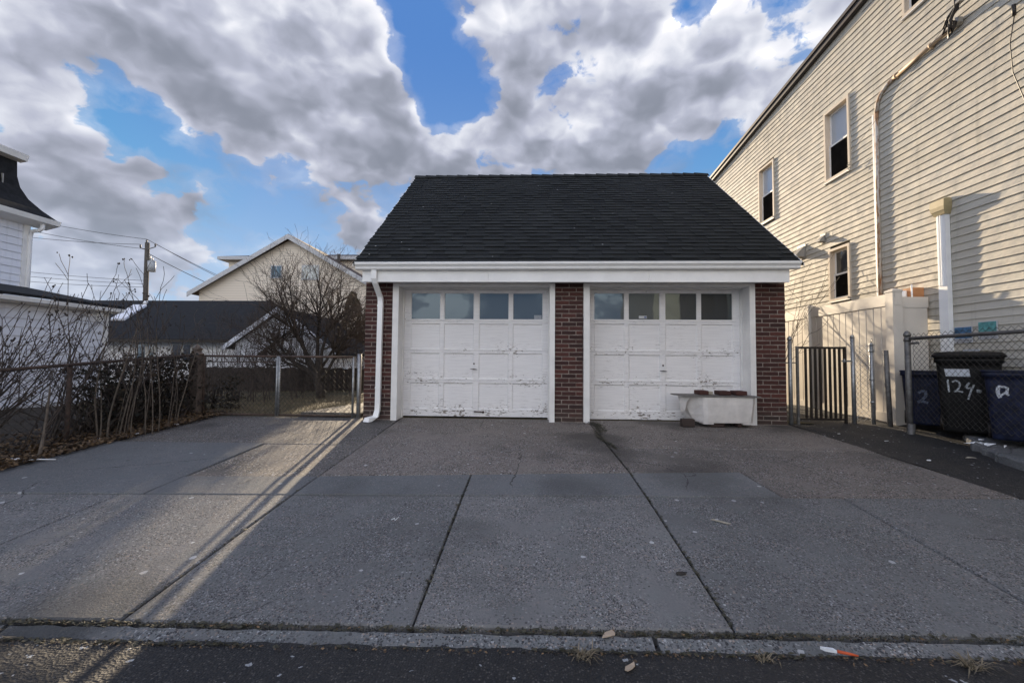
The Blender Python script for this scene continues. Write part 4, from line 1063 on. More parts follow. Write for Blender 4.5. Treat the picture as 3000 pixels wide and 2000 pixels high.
# ------------------------------------------------------------------ left boundary: fence, gate
lf = thing('chain_link_fence', 'rusty chain-link fence with top rail along the left of the driveway', 'fence', (-5.6, 5, .5))
LFX = -5.60
mb = MB(); mb.tube([(LFX, 2.9, 1.29), (LFX, 4.38, 1.40), (LFX, 7.05, 1.60)], .020, 8); mb.build('top_rail', 'rust_pipe', lf)
for y in (3.2, 5.1):
    mb = MB(); mb.tube([(LFX-.02, y, .3), (LFX-.02, y, lerp(1.40, 1.60, (y-4.38)/2.67))], .026, 8); mb.build('post', 'rust_pipe', lf)
mb = chainlink((LFX+.02, 7.0, 0), (LFX+.02, 2.9, 0), .62, 1.60, .36, 1.29, .078, .0030); mb.build('mesh', 'wire', lf, kind='stuff')
gp2 = thing('gate_post', 'weathered wooden gate post with turned finial at the left of the double gate', 'post', (-5.6, 7.1, .5))
mb = MB(); mb.box(-5.68, -5.53, 7.03, 7.18, .40, 1.60); mb.build('shaft', 'post_wood', gp2)
mb = MB()
mb.tube([(-5.605, 7.105, 1.60), (-5.605, 7.105, 1.625), (-5.605, 7.105, 1.64), (-5.605, 7.105, 1.68), (-5.605, 7.105, 1.70), (-5.605, 7.105, 1.73), (-5.605, 7.105, 1.78)], [.10, .10, .06, .065, .085, .04, .012], 10); mb.build('finial', 'post_wood', gp2)
def leaf_gate(x0, x1, label, midrail):
    g_ = thing('chain_link_gate', label, 'gate', ((x0+x1)/2, 7.12, .6), 'double gate leaves')
    for x in (x0, x1):
        mb = MB(); mb.tube([(x, 7.12, .595), (x, 7.12, 1.59)], .019, 8); mb.build('stile', 'galvanised' if x > -3.2 or abs(x+4.2) < .1 else 'rust_pipe', g_)
    mb = MB(); mb.tube([(x0, 7.12, 1.585), (x1, 7.12, 1.585)], .019, 8); mb.build('rail', 'rust_pipe', g_)
    mb = MB(); mb.tube([(x0, 7.12, .615), (x1, 7.12, .615)], .017, 8); mb.build('rail', 'rust_pipe', g_)
    if midrail:
        mb = MB(); mb.tube([(x0, 7.12, 1.49), (x1, 7.12, 1.49)], .008, 6); mb.build('rail', 'rust_pipe', g_)
    mb = chainlink((x0+.01, 7.115, 0), (x1-.01, 7.115, 0), .62, 1.56, .62, 1.56, .075, .0030); mb.build('mesh', 'wire', g_, kind='stuff')
leaf_gate(-5.48, -4.225, 'left leaf of the rusty chain-link double gate', True)
leaf_gate(-4.185, -2.93, 'right leaf of the chain-link double gate, next to the garage', False)
post('gate_post', -2.835, 7.13, .45, 1.64, .034, 'galvanised', 'grey steel gate post at the left corner of the garage', cap=False)

# ------------------------------------------------------------------ neighbours' buildings on the left
sh = thing('white_shed', 'low white-sided outbuilding with black roof behind the left fence', 'outbuilding', (-9.2, 6, .6))
SX = -9.2
mb = MB(); mb.box(SX-4, SX-.004, 1.0, 9.05, .3, 2.55); mb.build('wall', 'siding_white', sh)
z = .66
while z < 2.50:
    mb = MB(); h_ = .158
    prof = [(SX-.005, z+h_+.01), (SX-.002, z+h_+.01), (SX+.014, z+.01), (SX+.016, z), (SX-.005, z)]
    mb.loft([[(x, 1.0, zz) for x, zz in prof], [(x, 8.97, zz) for x, zz in prof]][::-1]); mb.build('siding_board', 'siding_white', sh); z += h_
mb = MB(); mb.box(SX-.01, SX+.03, 8.971, 9.07, .5, 2.52); mb.build('corner_board', 'white_trim', sh)
mb = MB(); mb.box(SX-.01, SX+.15, .8, 9.18, 2.50, 2.56); mb.build('soffit', 'white_trim', sh)
mb = MB(); mb.loft([[(SX+.151, y, 2.52), (SX+.24, y, 2.53), (SX+.255, y, 2.60), (SX+.151, y, 2.60)] for y in (.8, 9.2)][::-1]); mb.build('gutter', 'white_metal', sh)
mb = MB(); mb.ext([(SX+.22, .8, 2.615), (SX+.22, 9.22, 2.615), (SX-2.1, 9.22, 3.05), (SX-2.1, .8, 3.05)], (0, 0, .05)); mb.ext([(SX-2.101, .8, 3.05), (SX-2.101, 9.22, 3.05), (SX-4.3, 9.22, 2.615), (SX-4.3, .8, 2.615)], (0, 0, .05)); mb.build('roof', 'black_roof', sh)
mb = MB(); mb.box(SX+.02, SX+.13, 8.80, 8.86, 2.30, 2.50); mb.build('downspout', 'white_metal', sh)

th = thing('tall_house', 'tall white house with flared black mansard roof at the left edge', 'house', (-12, 6, .6))
TX = -12.0
mb = MB(); mb.box(TX-6, TX-.004, 0, 9.78, .4, 4.80); mb.build('wall', 'siding_white', th)
z = 2.6
while z < 4.65:
    mb = MB(); h_ = .172
    prof = [(TX-.005, z+h_+.01), (TX-.002, z+h_+.01), (TX+.016, z+.01), (TX+.018, z), (TX-.005, z)]
    mb.loft([[(x, 0, zz) for x, zz in prof], [(x, 9.66, zz) for x, zz in prof]][::-1]); mb.build('siding_board', 'siding_white', th); z += h_
mb = MB(); mb.box(TX-.01, TX+.03, 9.661, 9.80, 1, 4.72); mb.build('corner_board', 'white_trim', th)
mb = MB(); mb.loft([[(TX+.0, y, 4.66), (TX+.36, y, 4.75), (TX+.40, y, 4.86), (TX+.30, y, 4.87), (TX+.0, y, 4.80)] for y in (0, 10.15)][::-1]); mb.build('gutter', 'white_metal', th)
mb = MB(); pf = [(.33, 4.88), (.14, 5.08), (-.02, 5.30), (-.12, 5.55), (-.16, 5.80), (-.17, 6.15)]
rings = []
for dx, z in pf:
    y1 = 9.78+dx*1.0; rings.append([(TX+dx, 0, z), (TX+dx, y1, z), (TX-5.6-dx, y1, z), (TX-5.6-dx, 0, z)])
mb.loft(rings[:5]); mb.loft(rings[4:]); mb.build('mansard_roof', 'black_roof', th)
mb = MB()
for q in range(28):
    y = 9.3-q*.17; mb.box(TX-.150, TX-.11, y, y+.022, 5.50+.02*(q % 3), 5.74)
mb.build('snow_guard', 'hood_metal', th)
mb = MB(); mb.loft([[(TX-.2, y, 6.16), (TX-.02, y, 6.19), (TX+.02, y, 6.33), (TX-.2, y, 6.34)] for y in (0, 9.70)][::-1]); mb.build('cornice', 'white_trim', th)
mb = MB(); mb.tube([(TX+.26, 9.85, 4.74), (TX+.26, 9.85, 4.62), (TX+.20, 9.83, 4.56), (TX+.06, 9.80, 4.54), (TX+.04, 9.79, 4.40), (TX+.04, 9.79, 1.0)], .045, 8); mb.build('downspout', 'white_metal', th)

lb = thing('low_house', 'low white house with long black roof behind the left fence', 'house', (-14, 15, .6))
mb = MB(); mb.box(-22, -8.6, 15.35, 22, .4, 2.12); mb.build('wall', 'far_white', lb)
mb = MB(); mb.ext([(-22, 15.0, 2.16), (-8.4, 15.0, 2.16), (-11.75, 19.0, 4.08), (-22, 19.0, 4.08)], (0, 0, .06)); mb.ext([(-22, 23, 2.16), (-22, 19.001, 4.08), (-11.75, 19.001, 4.08), (-8.4, 23, 2.16)], (0, 0, .06)); rfo = mb.build('roof', 'black_roof', lb)
mb = MB(); mb.box(-22, -8.45, 14.90, 15.0, 2.10, 2.20); mb.build('gutter', 'black_paint', lb)
def roofpt(u, v):    # point on the low roof slope
    d = dirpx(u, v); n = Vector((0, -1.92, 4.0)); p = Vector((0, 15.0, 2.225)); c_ = Vector((0, 0, CZ))
    return c_ + d*((p-c_).dot(n)/d.dot(n))
sk = [roofpt(254, 736), roofpt(286, 736), roofpt(338, 703), roofpt(308, 703)]
mb = MB(); mb.ext(sk, (0, -.03, .07)); mb.build('skylight', 'siding_white', rfo)
sk2 = [roofpt(329, 699), roofpt(338, 699), roofpt(341, 694.5), roofpt(333, 694.5)]
mb = MB(); mb.ext(sk2, (0, -.03, .07)); mb.build('roof_vent', 'white_trim', rfo)
for a, b_ in ((-14.33, -14.05), (-13.9, -13.72), (-13.0, -12.72), (-12.60, -12.34)):
    mb = MB(); mb.box(a-.05, b_+.05, 15.31, 15.349, 1.36, 2.06); wn = mb.build('window', 'white_trim', lb)
    mb = MB(); mb.box(a, b_, 15.30, 15.309, 1.42, 2.02); mb.build('pane', 'window_glass', wn)
def gable(nm, label, xc, y, zp, hw, ze, depth, base=.4):
    o = thing(nm, label, 'outbuilding', (xc, y, .6))
    mb = MB(); mb.ext([(xc-hw, y, base), (xc+hw, y, base), (xc+hw, y, ze), (xc, y, zp-.06), (xc-hw, y, ze)], (0, depth, 0)); mb.build('wall', 'far_white', o)
    k = (zp-ze)/hw; e = .28
    for s in (-1, 1):
        mb = MB(); x1, z1 = xc+s*(hw+e), ze-k*e
        pts = [(xc, y-.22, zp), (x1, y-.22, z1), (x1, y-.22, z1+.10), (xc, y-.22, zp+.10)]
        if s < 0: pts = pts[::-1]
        mb.ext(pts, (0, depth+.2, 0)); r_ = mb.build('roof', 'black_roof', o)
        mb = MB(); pts = [(xc, y-.24, zp-.06), (x1, y-.24, z1-.06), (x1, y-.24, z1+.11), (xc, y-.24, zp+.11)]
        if s < 0: pts = pts[::-1]
        mb.ext(pts, (0, .018, 0)); mb.build('bargeboard', 'siding_white', r_)
    return o
gable('gabled_outbuilding', 'white gable with black roof beside the long black roof, seen through branches', -8.25, 14.0, 3.12, 1.5, 2.05, 4)
gable('gabled_outbuilding', 'smaller white gable with black roof just left of the bare tree trunk', -7.05, 13.0, 2.62, 1.0, 1.86, 3)
mb = MB(); mb.box(-8.4, -6.5, 14.4, 16.2, .4, 1.7); lo_ = thing('dark_shed', 'dark roofed shed behind the bare tree', 'shed', (-7.4, 15, .6)); mb.build('wall', 'wood_dark', lo_)
mb = MB(); mb.ext([(-8.6, 14.2, 1.7), (-6.3, 14.2, 1.7), (-6.5, 15.3, 2.3), (-8.4, 15.3, 2.3)], (0, 0, .06)); mb.ext([(-8.6, 16.4, 1.7), (-8.4, 15.301, 2.3), (-6.5, 15.301, 2.3), (-6.3, 16.4, 1.7)], (0, 0, .06)); mb.build('roof', 'black_roof', lo_)

bh = thing('beige_house', 'large beige gabled house far behind the bare tree', 'house', (-14.8, 26, .6))
zp, ze, xc, hw = 9.05, 5.75, -14.79, 5.75
mb = MB(); mb.ext([(xc-hw, 26, .4), (xc+hw, 26, .4), (xc+hw, 26, ze), (xc, 26, zp-.12), (xc-hw, 26, ze)], (0, 12, 0)); mb.build('wall', 'far_siding', bh)
k = (zp-ze)/hw
for s in (-1, 1):
    x1, z1 = xc+s*(hw+.45), ze-k*.45
    mb = MB(); pts = [(xc, 25.6, zp-.02), (x1, 25.6, z1-.02), (x1, 25.6, z1+.10), (xc, 25.6, zp+.10)]
    mb.ext(pts if s > 0 else pts[::-1], (0, 12.6, 0)); r_ = mb.build('roof', 'brown_roof', bh)
    mb = MB(); pts = [(xc, 25.56, zp-.22), (x1, 25.56, z1-.22), (x1, 25.56, z1+.08), (xc, 25.56, zp+.08)]
    mb.ext(pts if s > 0 else pts[::-1], (0, .038, 0)); mb.build('bargeboard', 'far_trim', r_)
def far_window(o, x0, x1, z0, z1, y):
    mb = MB(); mb.box(x0-.07, x1+.07, y-.05, y-.002, z0-.07, z1+.07); wn = mb.build('window', 'far_trim', o)
    xm = (x0+x1)/2
    for a, b_ in ((x0, xm-.025), (xm+.025, x1)):
        mb = MB(); mb.box(a, b_, y-.062, y-.052, z0, z1); mb.build('pane', 'blue_glass', wn)
far_window(bh, -15.95, -15.38, 6.55, 7.22, 26); far_window(bh, -14.0, -13.05, 6.45, 7.24, 26)
far_window(bh, -17.4, -16.5, 4.2, 5.0, 26)
mb = MB(); mb.box(-12.35, -12.2, 27, 27.15, 7.4, 8.25); mb.build('vent_pipe', 'dark_bronze', bh)
# the wing behind, with hipped brown roof
mb = MB(); mb.box(-21.6, -10.0, 30, 38, .4, 8.45); wg = mb.build('rear_wing', 'far_siding', bh)
mb = MB(); mb.loft([[(-22.1, 29.5, 8.5), (-9.5, 29.5, 8.5), (-9.5, 38.5, 8.5), (-22.1, 38.5, 8.5)], [(-22.1, 29.5, 8.72), (-9.5, 29.5, 8.72), (-9.5, 38.5, 8.72), (-22.1, 38.5, 8.72)]]); mb.build('eave', 'far_trim', wg)
mb = MB(); mb.loft([[(-22.05, 29.55, 8.73), (-9.55, 29.55, 8.73), (-9.55, 38.4, 8.73), (-22.05, 38.4, 8.73)], [(-19.6, 32.5, 9.55), (-12.2, 32.5, 9.55), (-12.2, 35, 9.55), (-19.6, 35, 9.55)]]); mb.build('roof', 'brown_roof', wg)

# ------------------------------------------------------------------ utility pole and wires
up_ = thing('utility_pole', 'wooden utility pole with grey transformer behind the black roofs', 'pole', (-23.1, 25, .6))
mb = MB(); mb.tube([(-23.0, 25, .4), (-23.1, 25, 8.45)], [.16, .12], 12); mb.build('shaft', 'pole_wood', up_)
mb = MB(); mb.tube([(-22.68, 24.9, 6.68), (-22.68, 24.9, 7.30)], .20, 14); mb.tube([(-22.68, 24.9, 7.30), (-22.68, 24.9, 7.36)], [.21, .10], 14); tr_ = mb.build('transformer', 'transformer', up_)
mb = MB(); mb.tube([(-22.75, 24.85, 7.36), (-22.75, 24.85, 7.62)], .045, 8); mb.tube([(-22.60, 24.85, 7.34), (-22.60, 24.85, 7.50)], .03, 8); mb.build('bushing', 'hood_metal', tr_)
mb = MB(); mb.tube([(-23.48, 24.95, 8.12), (-23.1, 24.95, 8.02), (-22.55, 24.95, 8.18)], .03, 6); mb.build('crossarm', 'dull_steel', up_)
for x, z in ((-23.48, 8.14), (-22.55, 8.20), (-23.1, 8.45)):
    mb = MB(); mb.tube([(x, 24.95, z), (x, 24.95, z+.10), (x, 24.95, z+.20)], [.03, .055, .03], 8); mb.build('insulator', 'dull_steel', up_)
def cable(a, b_, s, r, label, grp='overhead wires'):
    mb = MB(); mb.tube(sag(a, b_, s, 18), r, 5); mb.build('overhead_wire', 'wire', label=label, cat='wire', group=grp)
cable((-23.1, 24.95, 8.65), (-33, 22, 10.3), .25, .013, 'topmost wire running left from the utility pole top')
cable((-23.1, 24.95, 8.05), (-33, 22, 9.8), .3, .013, 'middle wire running left from the utility pole')
cable((-23.48, 24.95, 8.34), (-34, 22, 9.0), .3, .013, 'lowest of the three high wires left of the pole')
cable((-23.1, 24.95, 8.65), (-20.5, 34, 6.3), .2, .015, 'upper wire running down right from the pole towards the beige house')
cable((-22.55, 24.95, 8.38), (-20.3, 34, 6.0), .2, .015, 'second wire running down right from the pole')
cable((-23.0, 24.95, 7.8), (-20.0, 34, 5.4), .3, .02, 'lower thick wire running down right below the transformer')
cable((-23.1, 24.95, 6.15), (-33, 24, 6.9), .12, .012, 'upper of the low wires left of the pole')
cable((-23.1, 24.95, 5.95), (-33, 24, 6.6), .12, .012, 'middle of the low wires left of the pole')
cable((-23.1, 24.95, 5.75), (-33, 24, 6.25), .12, .012, 'lowest wire left of the pole just above the roofs')

# ------------------------------------------------------------------ house across the street (seen in the door glass)
oh = thing('opposite_house', 'tan sided house across the street mirrored in the right garage door glass', 'house', (11, -9, .2))
mb = MB(); mb.box(6.6, 18, -17, -9.0, .1, 8.2); mb.build('wall', 'siding_tan', oh)
for q in range(44):
    mb = MB(); z = .6+q*.17; mb.hexa([(6.6, -8.999, z), (18, -8.999, z), (18, -8.975, z), (6.6, -8.975, z), (6.6, -8.999, z+.165), (18, -8.999, z+.165), (18, -8.992, z+.165), (6.6, -8.992, z+.165)]); mb.build('siding_board', 'siding_tan', oh)
mb = MB(); mb.box(6.2, 18.4, -17.4, -8.6, 8.2, 8.5); mb.build('roof', 'dark_bronze', oh)
for a, b_ in ((9.0, 9.9), (13.0, 13.9)):
    for z in (1.4, 4.0):
        mb = MB(); mb.box(a, b_, -8.97, -8.90, z, z+1.5); wn = mb.build('window', 'white_trim', oh)
        mb = MB(); mb.box(a+.08, b_-.08, -8.899, -8.88, z+.08, z+.72); mb.build('pane', 'window_glass', wn)
        mb = MB(); mb.box(a+.08, b_-.08, -8.899, -8.88, z+.78, z+1.42); mb.build('pane', 'window_glass', wn)
mb = MB(); mb.box(10.4, 11.2, -8.97, -8.2, .2, 7.6); mb.build('porch_bay', 'dark_bronze', oh)
mb = MB()
mb.prism([(-40, -10), (40, -10), (40, -7.0), (-40, -7.0)], .05, .22); mb.build('far_sidewalk', 'sidewalk_smooth', kind='structure')
cable((-9, -6, 7.5), (9, -9, 8.3), .5, .03, 'cable across the street mirrored in the left garage door glass', 'street wires')

# ------------------------------------------------------------------ bare trees and shrubs
def rot_about(v, ax, a): return Matrix.Rotation(a, 3, ax) @ v
def grow(mbs, p, d, L, r, lev, maxlev, q, cfg):
    # mbs: one builder per level group (trunk, branches, twigs)
    n = max(2, int(L/cfg['seg'])) if lev < 2 else 3
    pts = [p.copy()]; rs = [r]; cur = d.copy()
    for i in range(n):
        j = cfg['wob']*(1+.4*lev)
        cur = (cur + Vector((q.gauss(0, j), q.gauss(0, j), q.gauss(0, j)+cfg['up']))).normalized()
        pts.append(pts[-1]+cur*(L/n)); rs.append(max(cfg['rmin'], r*(1-.55*(i+1)/n)))
    tgt = mbs[min(lev, len(mbs)-1)]
    tgt.tone = q.random()
    tgt.tube(pts, rs, 7 if lev == 0 else (5 if lev == 1 else 3), cap=False, smooth=True)
    if lev >= maxlev: return [pts[-1]]
    tips = []
    nch = q.randint(*cfg['nch'][min(lev, len(cfg['nch'])-1)])
    for c_ in range(nch):
        t = q.uniform(cfg['t0'][min(lev, len(cfg['t0'])-1)], 1.0) if c_ else 1.0
        f = t*n; i = min(n-1, int(f)); pos = pts[i].lerp(pts[i+1], f-i)
        dd = (pts[i+1]-pts[i]).normalized()
        ax = dd.orthogonal().normalized(); ax = rot_about(ax, dd, q.uniform(0, 6.283))
        nd_ = rot_about(dd, ax, q.uniform(*cfg['ang'])*(1 if c_ else .5))
        tips += grow(mbs, pos, nd_, L*q.uniform(*cfg['len']), max(cfg['rmin'], r*lerp(1, .45, t)*q.uniform(.55, .75)), lev+1, maxlev, q, cfg)
    return tips
# the main bare tree
q = random.Random(21)
bt = thing('bare_tree', 'leafless spreading tree standing behind the double gate', 'tree', (-5.2, 10.7, .58))
tm, bm, wm = MB(), MB(), MB()
base = Vector((-5.2, 10.7, .5)); fork = Vector((-5.32, 10.7, 1.05))
tm.tube([base, lerp(base, fork, .5)+Vector((.02, 0, 0)), fork, fork+Vector((-.03, 0, .25))], [.13, .10, .092, .08], 9)
cfg = dict(seg=.22, wob=.10, up=.035, rmin=.0030, nch=[(8, 11), (7, 10), (5, 8), (3, 5)], t0=[.35, .2, .2, .2], ang=(.35, .95), len=(.45, .72))
for d, L, r in (((-1.3, .1, .75), 1.55, .055), ((-.55, -.2, 1.1), 1.7, .06), ((-.1, .3, 1.2), 1.75, .06), ((.45, 0, 1.1), 1.7, .055), ((.85, -.2, .75), 1.25, .05), ((-1.5, -.3, .35), 1.2, .04), ((-.9, .5, 1.0), 1.5, .045), ((.9, .3, 1.2), 1.4, .04)):
    grow([bm, bm, wm], fork+Vector((q.uniform(-.04, .04), q.uniform(-.04, .04), q.uniform(-.1, .2))), Vector(d).normalized(), L, r, 0, 3, q, cfg)
tm.build('trunk', 'bark', bt); bm.build('branches', 'bark', bt); wm.build('crown', 'twig_warm', bt)
# thicket of upright stems behind the gate
def thicket(nm, label, x0, x1, y0, y1, h0, h1, n, seed, m_='twig', lean=.12, group=None):
    q = random.Random(seed)
    o = thing(nm, label, 'shrub', ((x0+x1)/2, (y0+y1)/2, .58), group)
    sm_, tw = MB(), MB()
    c2 = dict(seg=.25, wob=.09, up=.05, rmin=.0035, nch=[(3, 6), (2, 4), (1, 2)], t0=[.3, .2], ang=(.25, .8), len=(.3, .55))
    for i in range(n):
        p = Vector((q.uniform(x0, x1), q.uniform(y0, y1), .52))
        grow([sm_, tw], p, Vector((q.gauss(0, lean), q.gauss(0, lean), 1)).normalized(), q.uniform(h0, h1), q.uniform(.006, .013), 0, 2, q, c2)
    sm_.build('stems', m_, o, kind='stuff'); tw.build('twigs', m_, o, kind='stuff'); return o
thicket('bare_shrub', 'thicket of thin bare stems behind the left gate leaf', -7.2, -5.5, 9.2, 10.6, .8, 1.5, 34, 31)
thicket('bare_shrub', 'bare brush along the yard end left of the tree trunk', -6.6, -4.6, 11.5, 12.6, .8, 1.5, 34, 32)
thicket('bare_shrub', 'sunlit brown brush between the tree trunk and the garage', -4.8, -3.4, 11.2, 12.4, .6, 1.3, 26, 33, 'twig_warm')
wf = thing('board_fence', 'low dark board fence across the back of the yard', 'fence', (-7, 13, .5))
for i in range(34):
    x = -10.2+i*.16; mb = MB(); mb.box(x+.004, x+.154, 12.72, 12.745, .5, 1.28+.02*math.sin(i*2.1)); mb.build('board', 'wood_dark', wf)
# dark evergreen by the garage corner
def leafmass(nm, label, cat, c_, rx, ry, h, n, seed, mat_l, size, z0=.5, stem=True, prof=None, sag_=0):
    q = random.Random(seed); o = thing(nm, label, cat, (c_[0], c_[1], z0))
    mb = MB()
    if stem:
        st = MB()
        for k in range(6):
            a = q.uniform(0, 6.28); st.tube([(c_[0]+.05*math.cos(a), c_[1]+.05*math.sin(a), z0-.05), (c_[0]+rx*.35*math.cos(a), c_[1]+ry*.35*math.sin(a), z0+h*.5), (c_[0]+rx*.5*math.cos(a), c_[1]+ry*.5*math.sin(a), z0+h*.9)], [.03, .018, .006], 5)
        st.build('trunk', 'bark', o)
    cl_ = [(q.uniform(0, 6.283), q.random(), q.uniform(.6, 1.0)) for _ in range(int(n/28)+1)]
    for k in range(n):
        a, t, rr_ = q.choice(cl_); t = min(1, max(0, t+q.gauss(0, .05))); a += q.gauss(0, .25); rr_ *= q.uniform(.7, 1.08)
        f = prof(t) if prof else 1
        p = Vector((c_[0]+rx*f*rr_*math.cos(a), c_[1]+ry*f*rr_*math.sin(a), z0+h*t))
        d = Vector((q.gauss(0, 1), q.gauss(0, 1), q.gauss(0, 1)-sag_)).normalized(); e = d.orthogonal().normalized(); e = rot_about(e, d, q.uniform(0, 6.28))
        s = size*q.uniform(.6, 1.4); mb.tone = q.random()**1.6
        mb.poly([p-d*s, p+e*s*.45, p+d*s, p-e*s*.45])
    mb.build('crown', mat_l, o); return o
leafmass('evergreen', 'dark ragged evergreen column beside the left corner of the garage', 'tree', (-7.25, 17.4), .60, .5, 3.75, 4600, 41, 'leaf_evergreen', .06, prof=lambda t: min(1, .75+.4*t)*(1-max(0, t-.6)*1.9) if t < .99 else .15, sag_=.8)
leafmass('evergreen', 'narrower dark evergreen tight against the garage side', 'tree', (-6.55, 17.2), .34, .40, 3.5, 2000, 42, 'leaf_evergreen', .055, prof=lambda t: 1-max(0, t-.5)*1.5, sag_=.8)
# vines and brambles on the left fence
def vine(label, y0, y1, z1, n, seed, xw=.30):
    q = random.Random(seed); o = thing('fence_vine', label, 'vine', (-5.7, (y0+y1)/2, .55), 'vines on the left fence')
    st, lv = MB(), MB()
    for k in range(110):
        y = q.uniform(y0, y1); x = -5.75+q.uniform(-.3, .12); p = Vector((x, y, gz(y)))
        pts = [p]
        for _ in range(6): pts.append(pts[-1]+Vector((q.gauss(0, .08), q.gauss(0, .13), q.uniform(.08, .24))))
        st.tube(pts, [.008]*4+[.004]*3, 3, cap=False)
    cl_ = [(q.uniform(y0, y1), q.uniform(.05, 1.0)) for _ in range(70)]
    for k in range(n):
        cy, t = q.choice(cl_); y = cy+q.gauss(0, .09); t = t+q.gauss(0, .06)
        zz = gz(y)+t*(z1-gz(y)); x = -5.72+q.gauss(0, xw*.5)
        d = Vector((q.gauss(0, 1), q.gauss(0, 1), q.gauss(0, .7))).normalized(); e = rot_about(d.orthogonal().normalized(), d, q.uniform(0, 6.28)); s = q.uniform(.018, .042); lv.tone = q.random()**2
        p = Vector((x, y, zz)); lv.poly([p-d*s, p+e*s*.6, p+d*s, p-e*s*.6])
    st.build('stems', 'twig', o); lv.build('leaves', 'leaf_dark', o)
vine('dense dark vine hedge on the fence next to the wooden gate post', 6.15, 7.05, 1.58, 1600, 51)
vine('brown vine tangle on the middle of the left fence', 5.35, 6.2, 1.46, 900, 52)
leafmass('low_bush', 'low dark bush behind the wooden gate post', 'bush', (-6.1, 8.1), .6, .5, .75, 1800, 53, 'leaf_dark', .035)
# rose-of-sharon stems with seed pods
def podshrub(label, base, n, h0, h1, seed, leanx, leany, spread, m_='twig', pods=True, r0=.012, sub=(4, 7), jit=.20):
    q = random.Random(seed); o = thing('bare_shrub', label, 'shrub', (base[0], base[1], gz(base[1])))
    st, tw, pd = MB(), MB(), MB()
    c2 = dict(seg=.25, wob=.07, up=.045, rmin=.0032, nch=[sub, (1, 3)], t0=[.3, .35], ang=(.25, .7), len=(.22, .48))
    for i in range(n):
        p = Vector((base[0]+q.gauss(0, spread), base[1]+q.gauss(0, spread*1.4), gz(base[1])-.03))
        d = Vector((leanx+q.gauss(0, jit), leany+q.gauss(0, jit), 1)).normalized()
        tips = grow([st, tw], p, d, q.uniform(h0, h1), r0*q.uniform(.7, 1.3), 0, 2, q, c2)
        if pods:
            for t in tips:
                if q.random() < .42:
                    pd.tone = q.random()
                    for _ in range(q.randint(1, 3)): pd.blob(t+Vector((q.gauss(0, .012), q.gauss(0, .012), q.gauss(0, .014))), q.uniform(.008, .014), 1.3)
    st.build('stems', m_, o, kind='stuff'); tw.build('twigs', 'twig', o, kind='stuff')
    if pods: pd.build('seed_pods', 'pod', o, kind='stuff')
podshrub('large leafless shrub fanning up at the left edge of the picture', (-6.25, 4.45), 22, 1.0, 1.6, 61, .30, .25, .12, r0=.011, sub=(6, 9), jit=.26)
podshrub('leafless shrub leaning over the fence before the white outbuilding', (-5.85, 5.1), 8, 1.1, 1.7, 62, .05, .2, .12, r0=.009)
podshrub('clump of tall pale saplings with seed pods before the fence', (-5.32, 5.62), 9, 1.25, 1.7, 63, .0, .05, .10, 'sapling', r0=.0085, sub=(3, 4), jit=.05)
podshrub('pair of thin saplings with seed pods left of the tall clump', (-5.42, 5.35), 3, 1.3, 1.7, 64, .02, .02, .05, 'sapling', r0=.010, sub=(2, 4), jit=.03)
podshrub('thin leaning sapling with seed pods near the wooden gate post', (-5.30, 6.35), 4, 1.1, 1.5, 65, .03, .05, .08, 'sapling', r0=.008, sub=(3, 4), jit=.07)
podshrub('single short sapling at the foot of the fence by the street', (-5.28, 4.5), 1, .75, .9, 66, .0, .1, .01, 'sapling', pods=False, r0=.016, sub=(2, 4))
# shrub right of the garage and the small tree behind it
thicket('bare_shrub', 'few thin bare twigs beside the right wall of the garage', 4.75, 5.1, 8.9, 9.4, 1.5, 2.1, 5, 71, 'twig', .10)
q = random.Random(73); t2 = thing('bare_tree', 'small leafless tree hidden behind the garage roof', 'tree', (4.55, 12.9, .58))
tm, bm, wm = MB(), MB(), MB(); base = Vector((4.55, 12.9, .5)); tm.tube([base, base+Vector((.03, .02, .9)), base+Vector((0, 0, 1.7))], [.07, .06, .05], 8)
for d, L in (((-.2, .3, 1), 1.2), ((.2, -.5, 1), 1.3), ((.1, .6, .9), 1.2), ((-.1, -.8, .8), 1.2), ((.15, .1, 1.1), 1.3)):
    grow([bm, wm], base+Vector((0, 0, 1.5)), Vector(d).normalized(), L, .032, 0, 2, q, dict(seg=.22, wob=.09, up=.03, rmin=.006, nch=[(4, 6), (3, 4)], t0=[.3, .2], ang=(.3, .8), len=(.45, .7)))
tm.build('trunk', 'bark', t2); bm.build('branches', 'bark', t2); wm.build('crown', 'twig', t2)
# far tree at the skyline
q = random.Random(77); t3 = thing('bare_tree', 'small far leafless tree on the skyline left of the pole', 'tree', (-40, 36, .5))
tm, wm = MB(), MB(); tm.tube([(-40, 36, .3), (-40, 36, 3.5)], [.25, .16], 8)
for k in range(9):
    grow([tm, wm], Vector((-40, 36, 3.0+q.random())), Vector((q.gauss(0, .7), q.gauss(0, .7), .9)).normalized(), 2.2, .08, 0, 2, q, dict(seg=.5, wob=.1, up=.02, rmin=.018, nch=[(5, 7), (4, 5)], t0=[.3, .2], ang=(.3, .9), len=(.4, .65)))
tm.build('trunk', 'bark', t3); wm.build('crown', 'twig', t3)

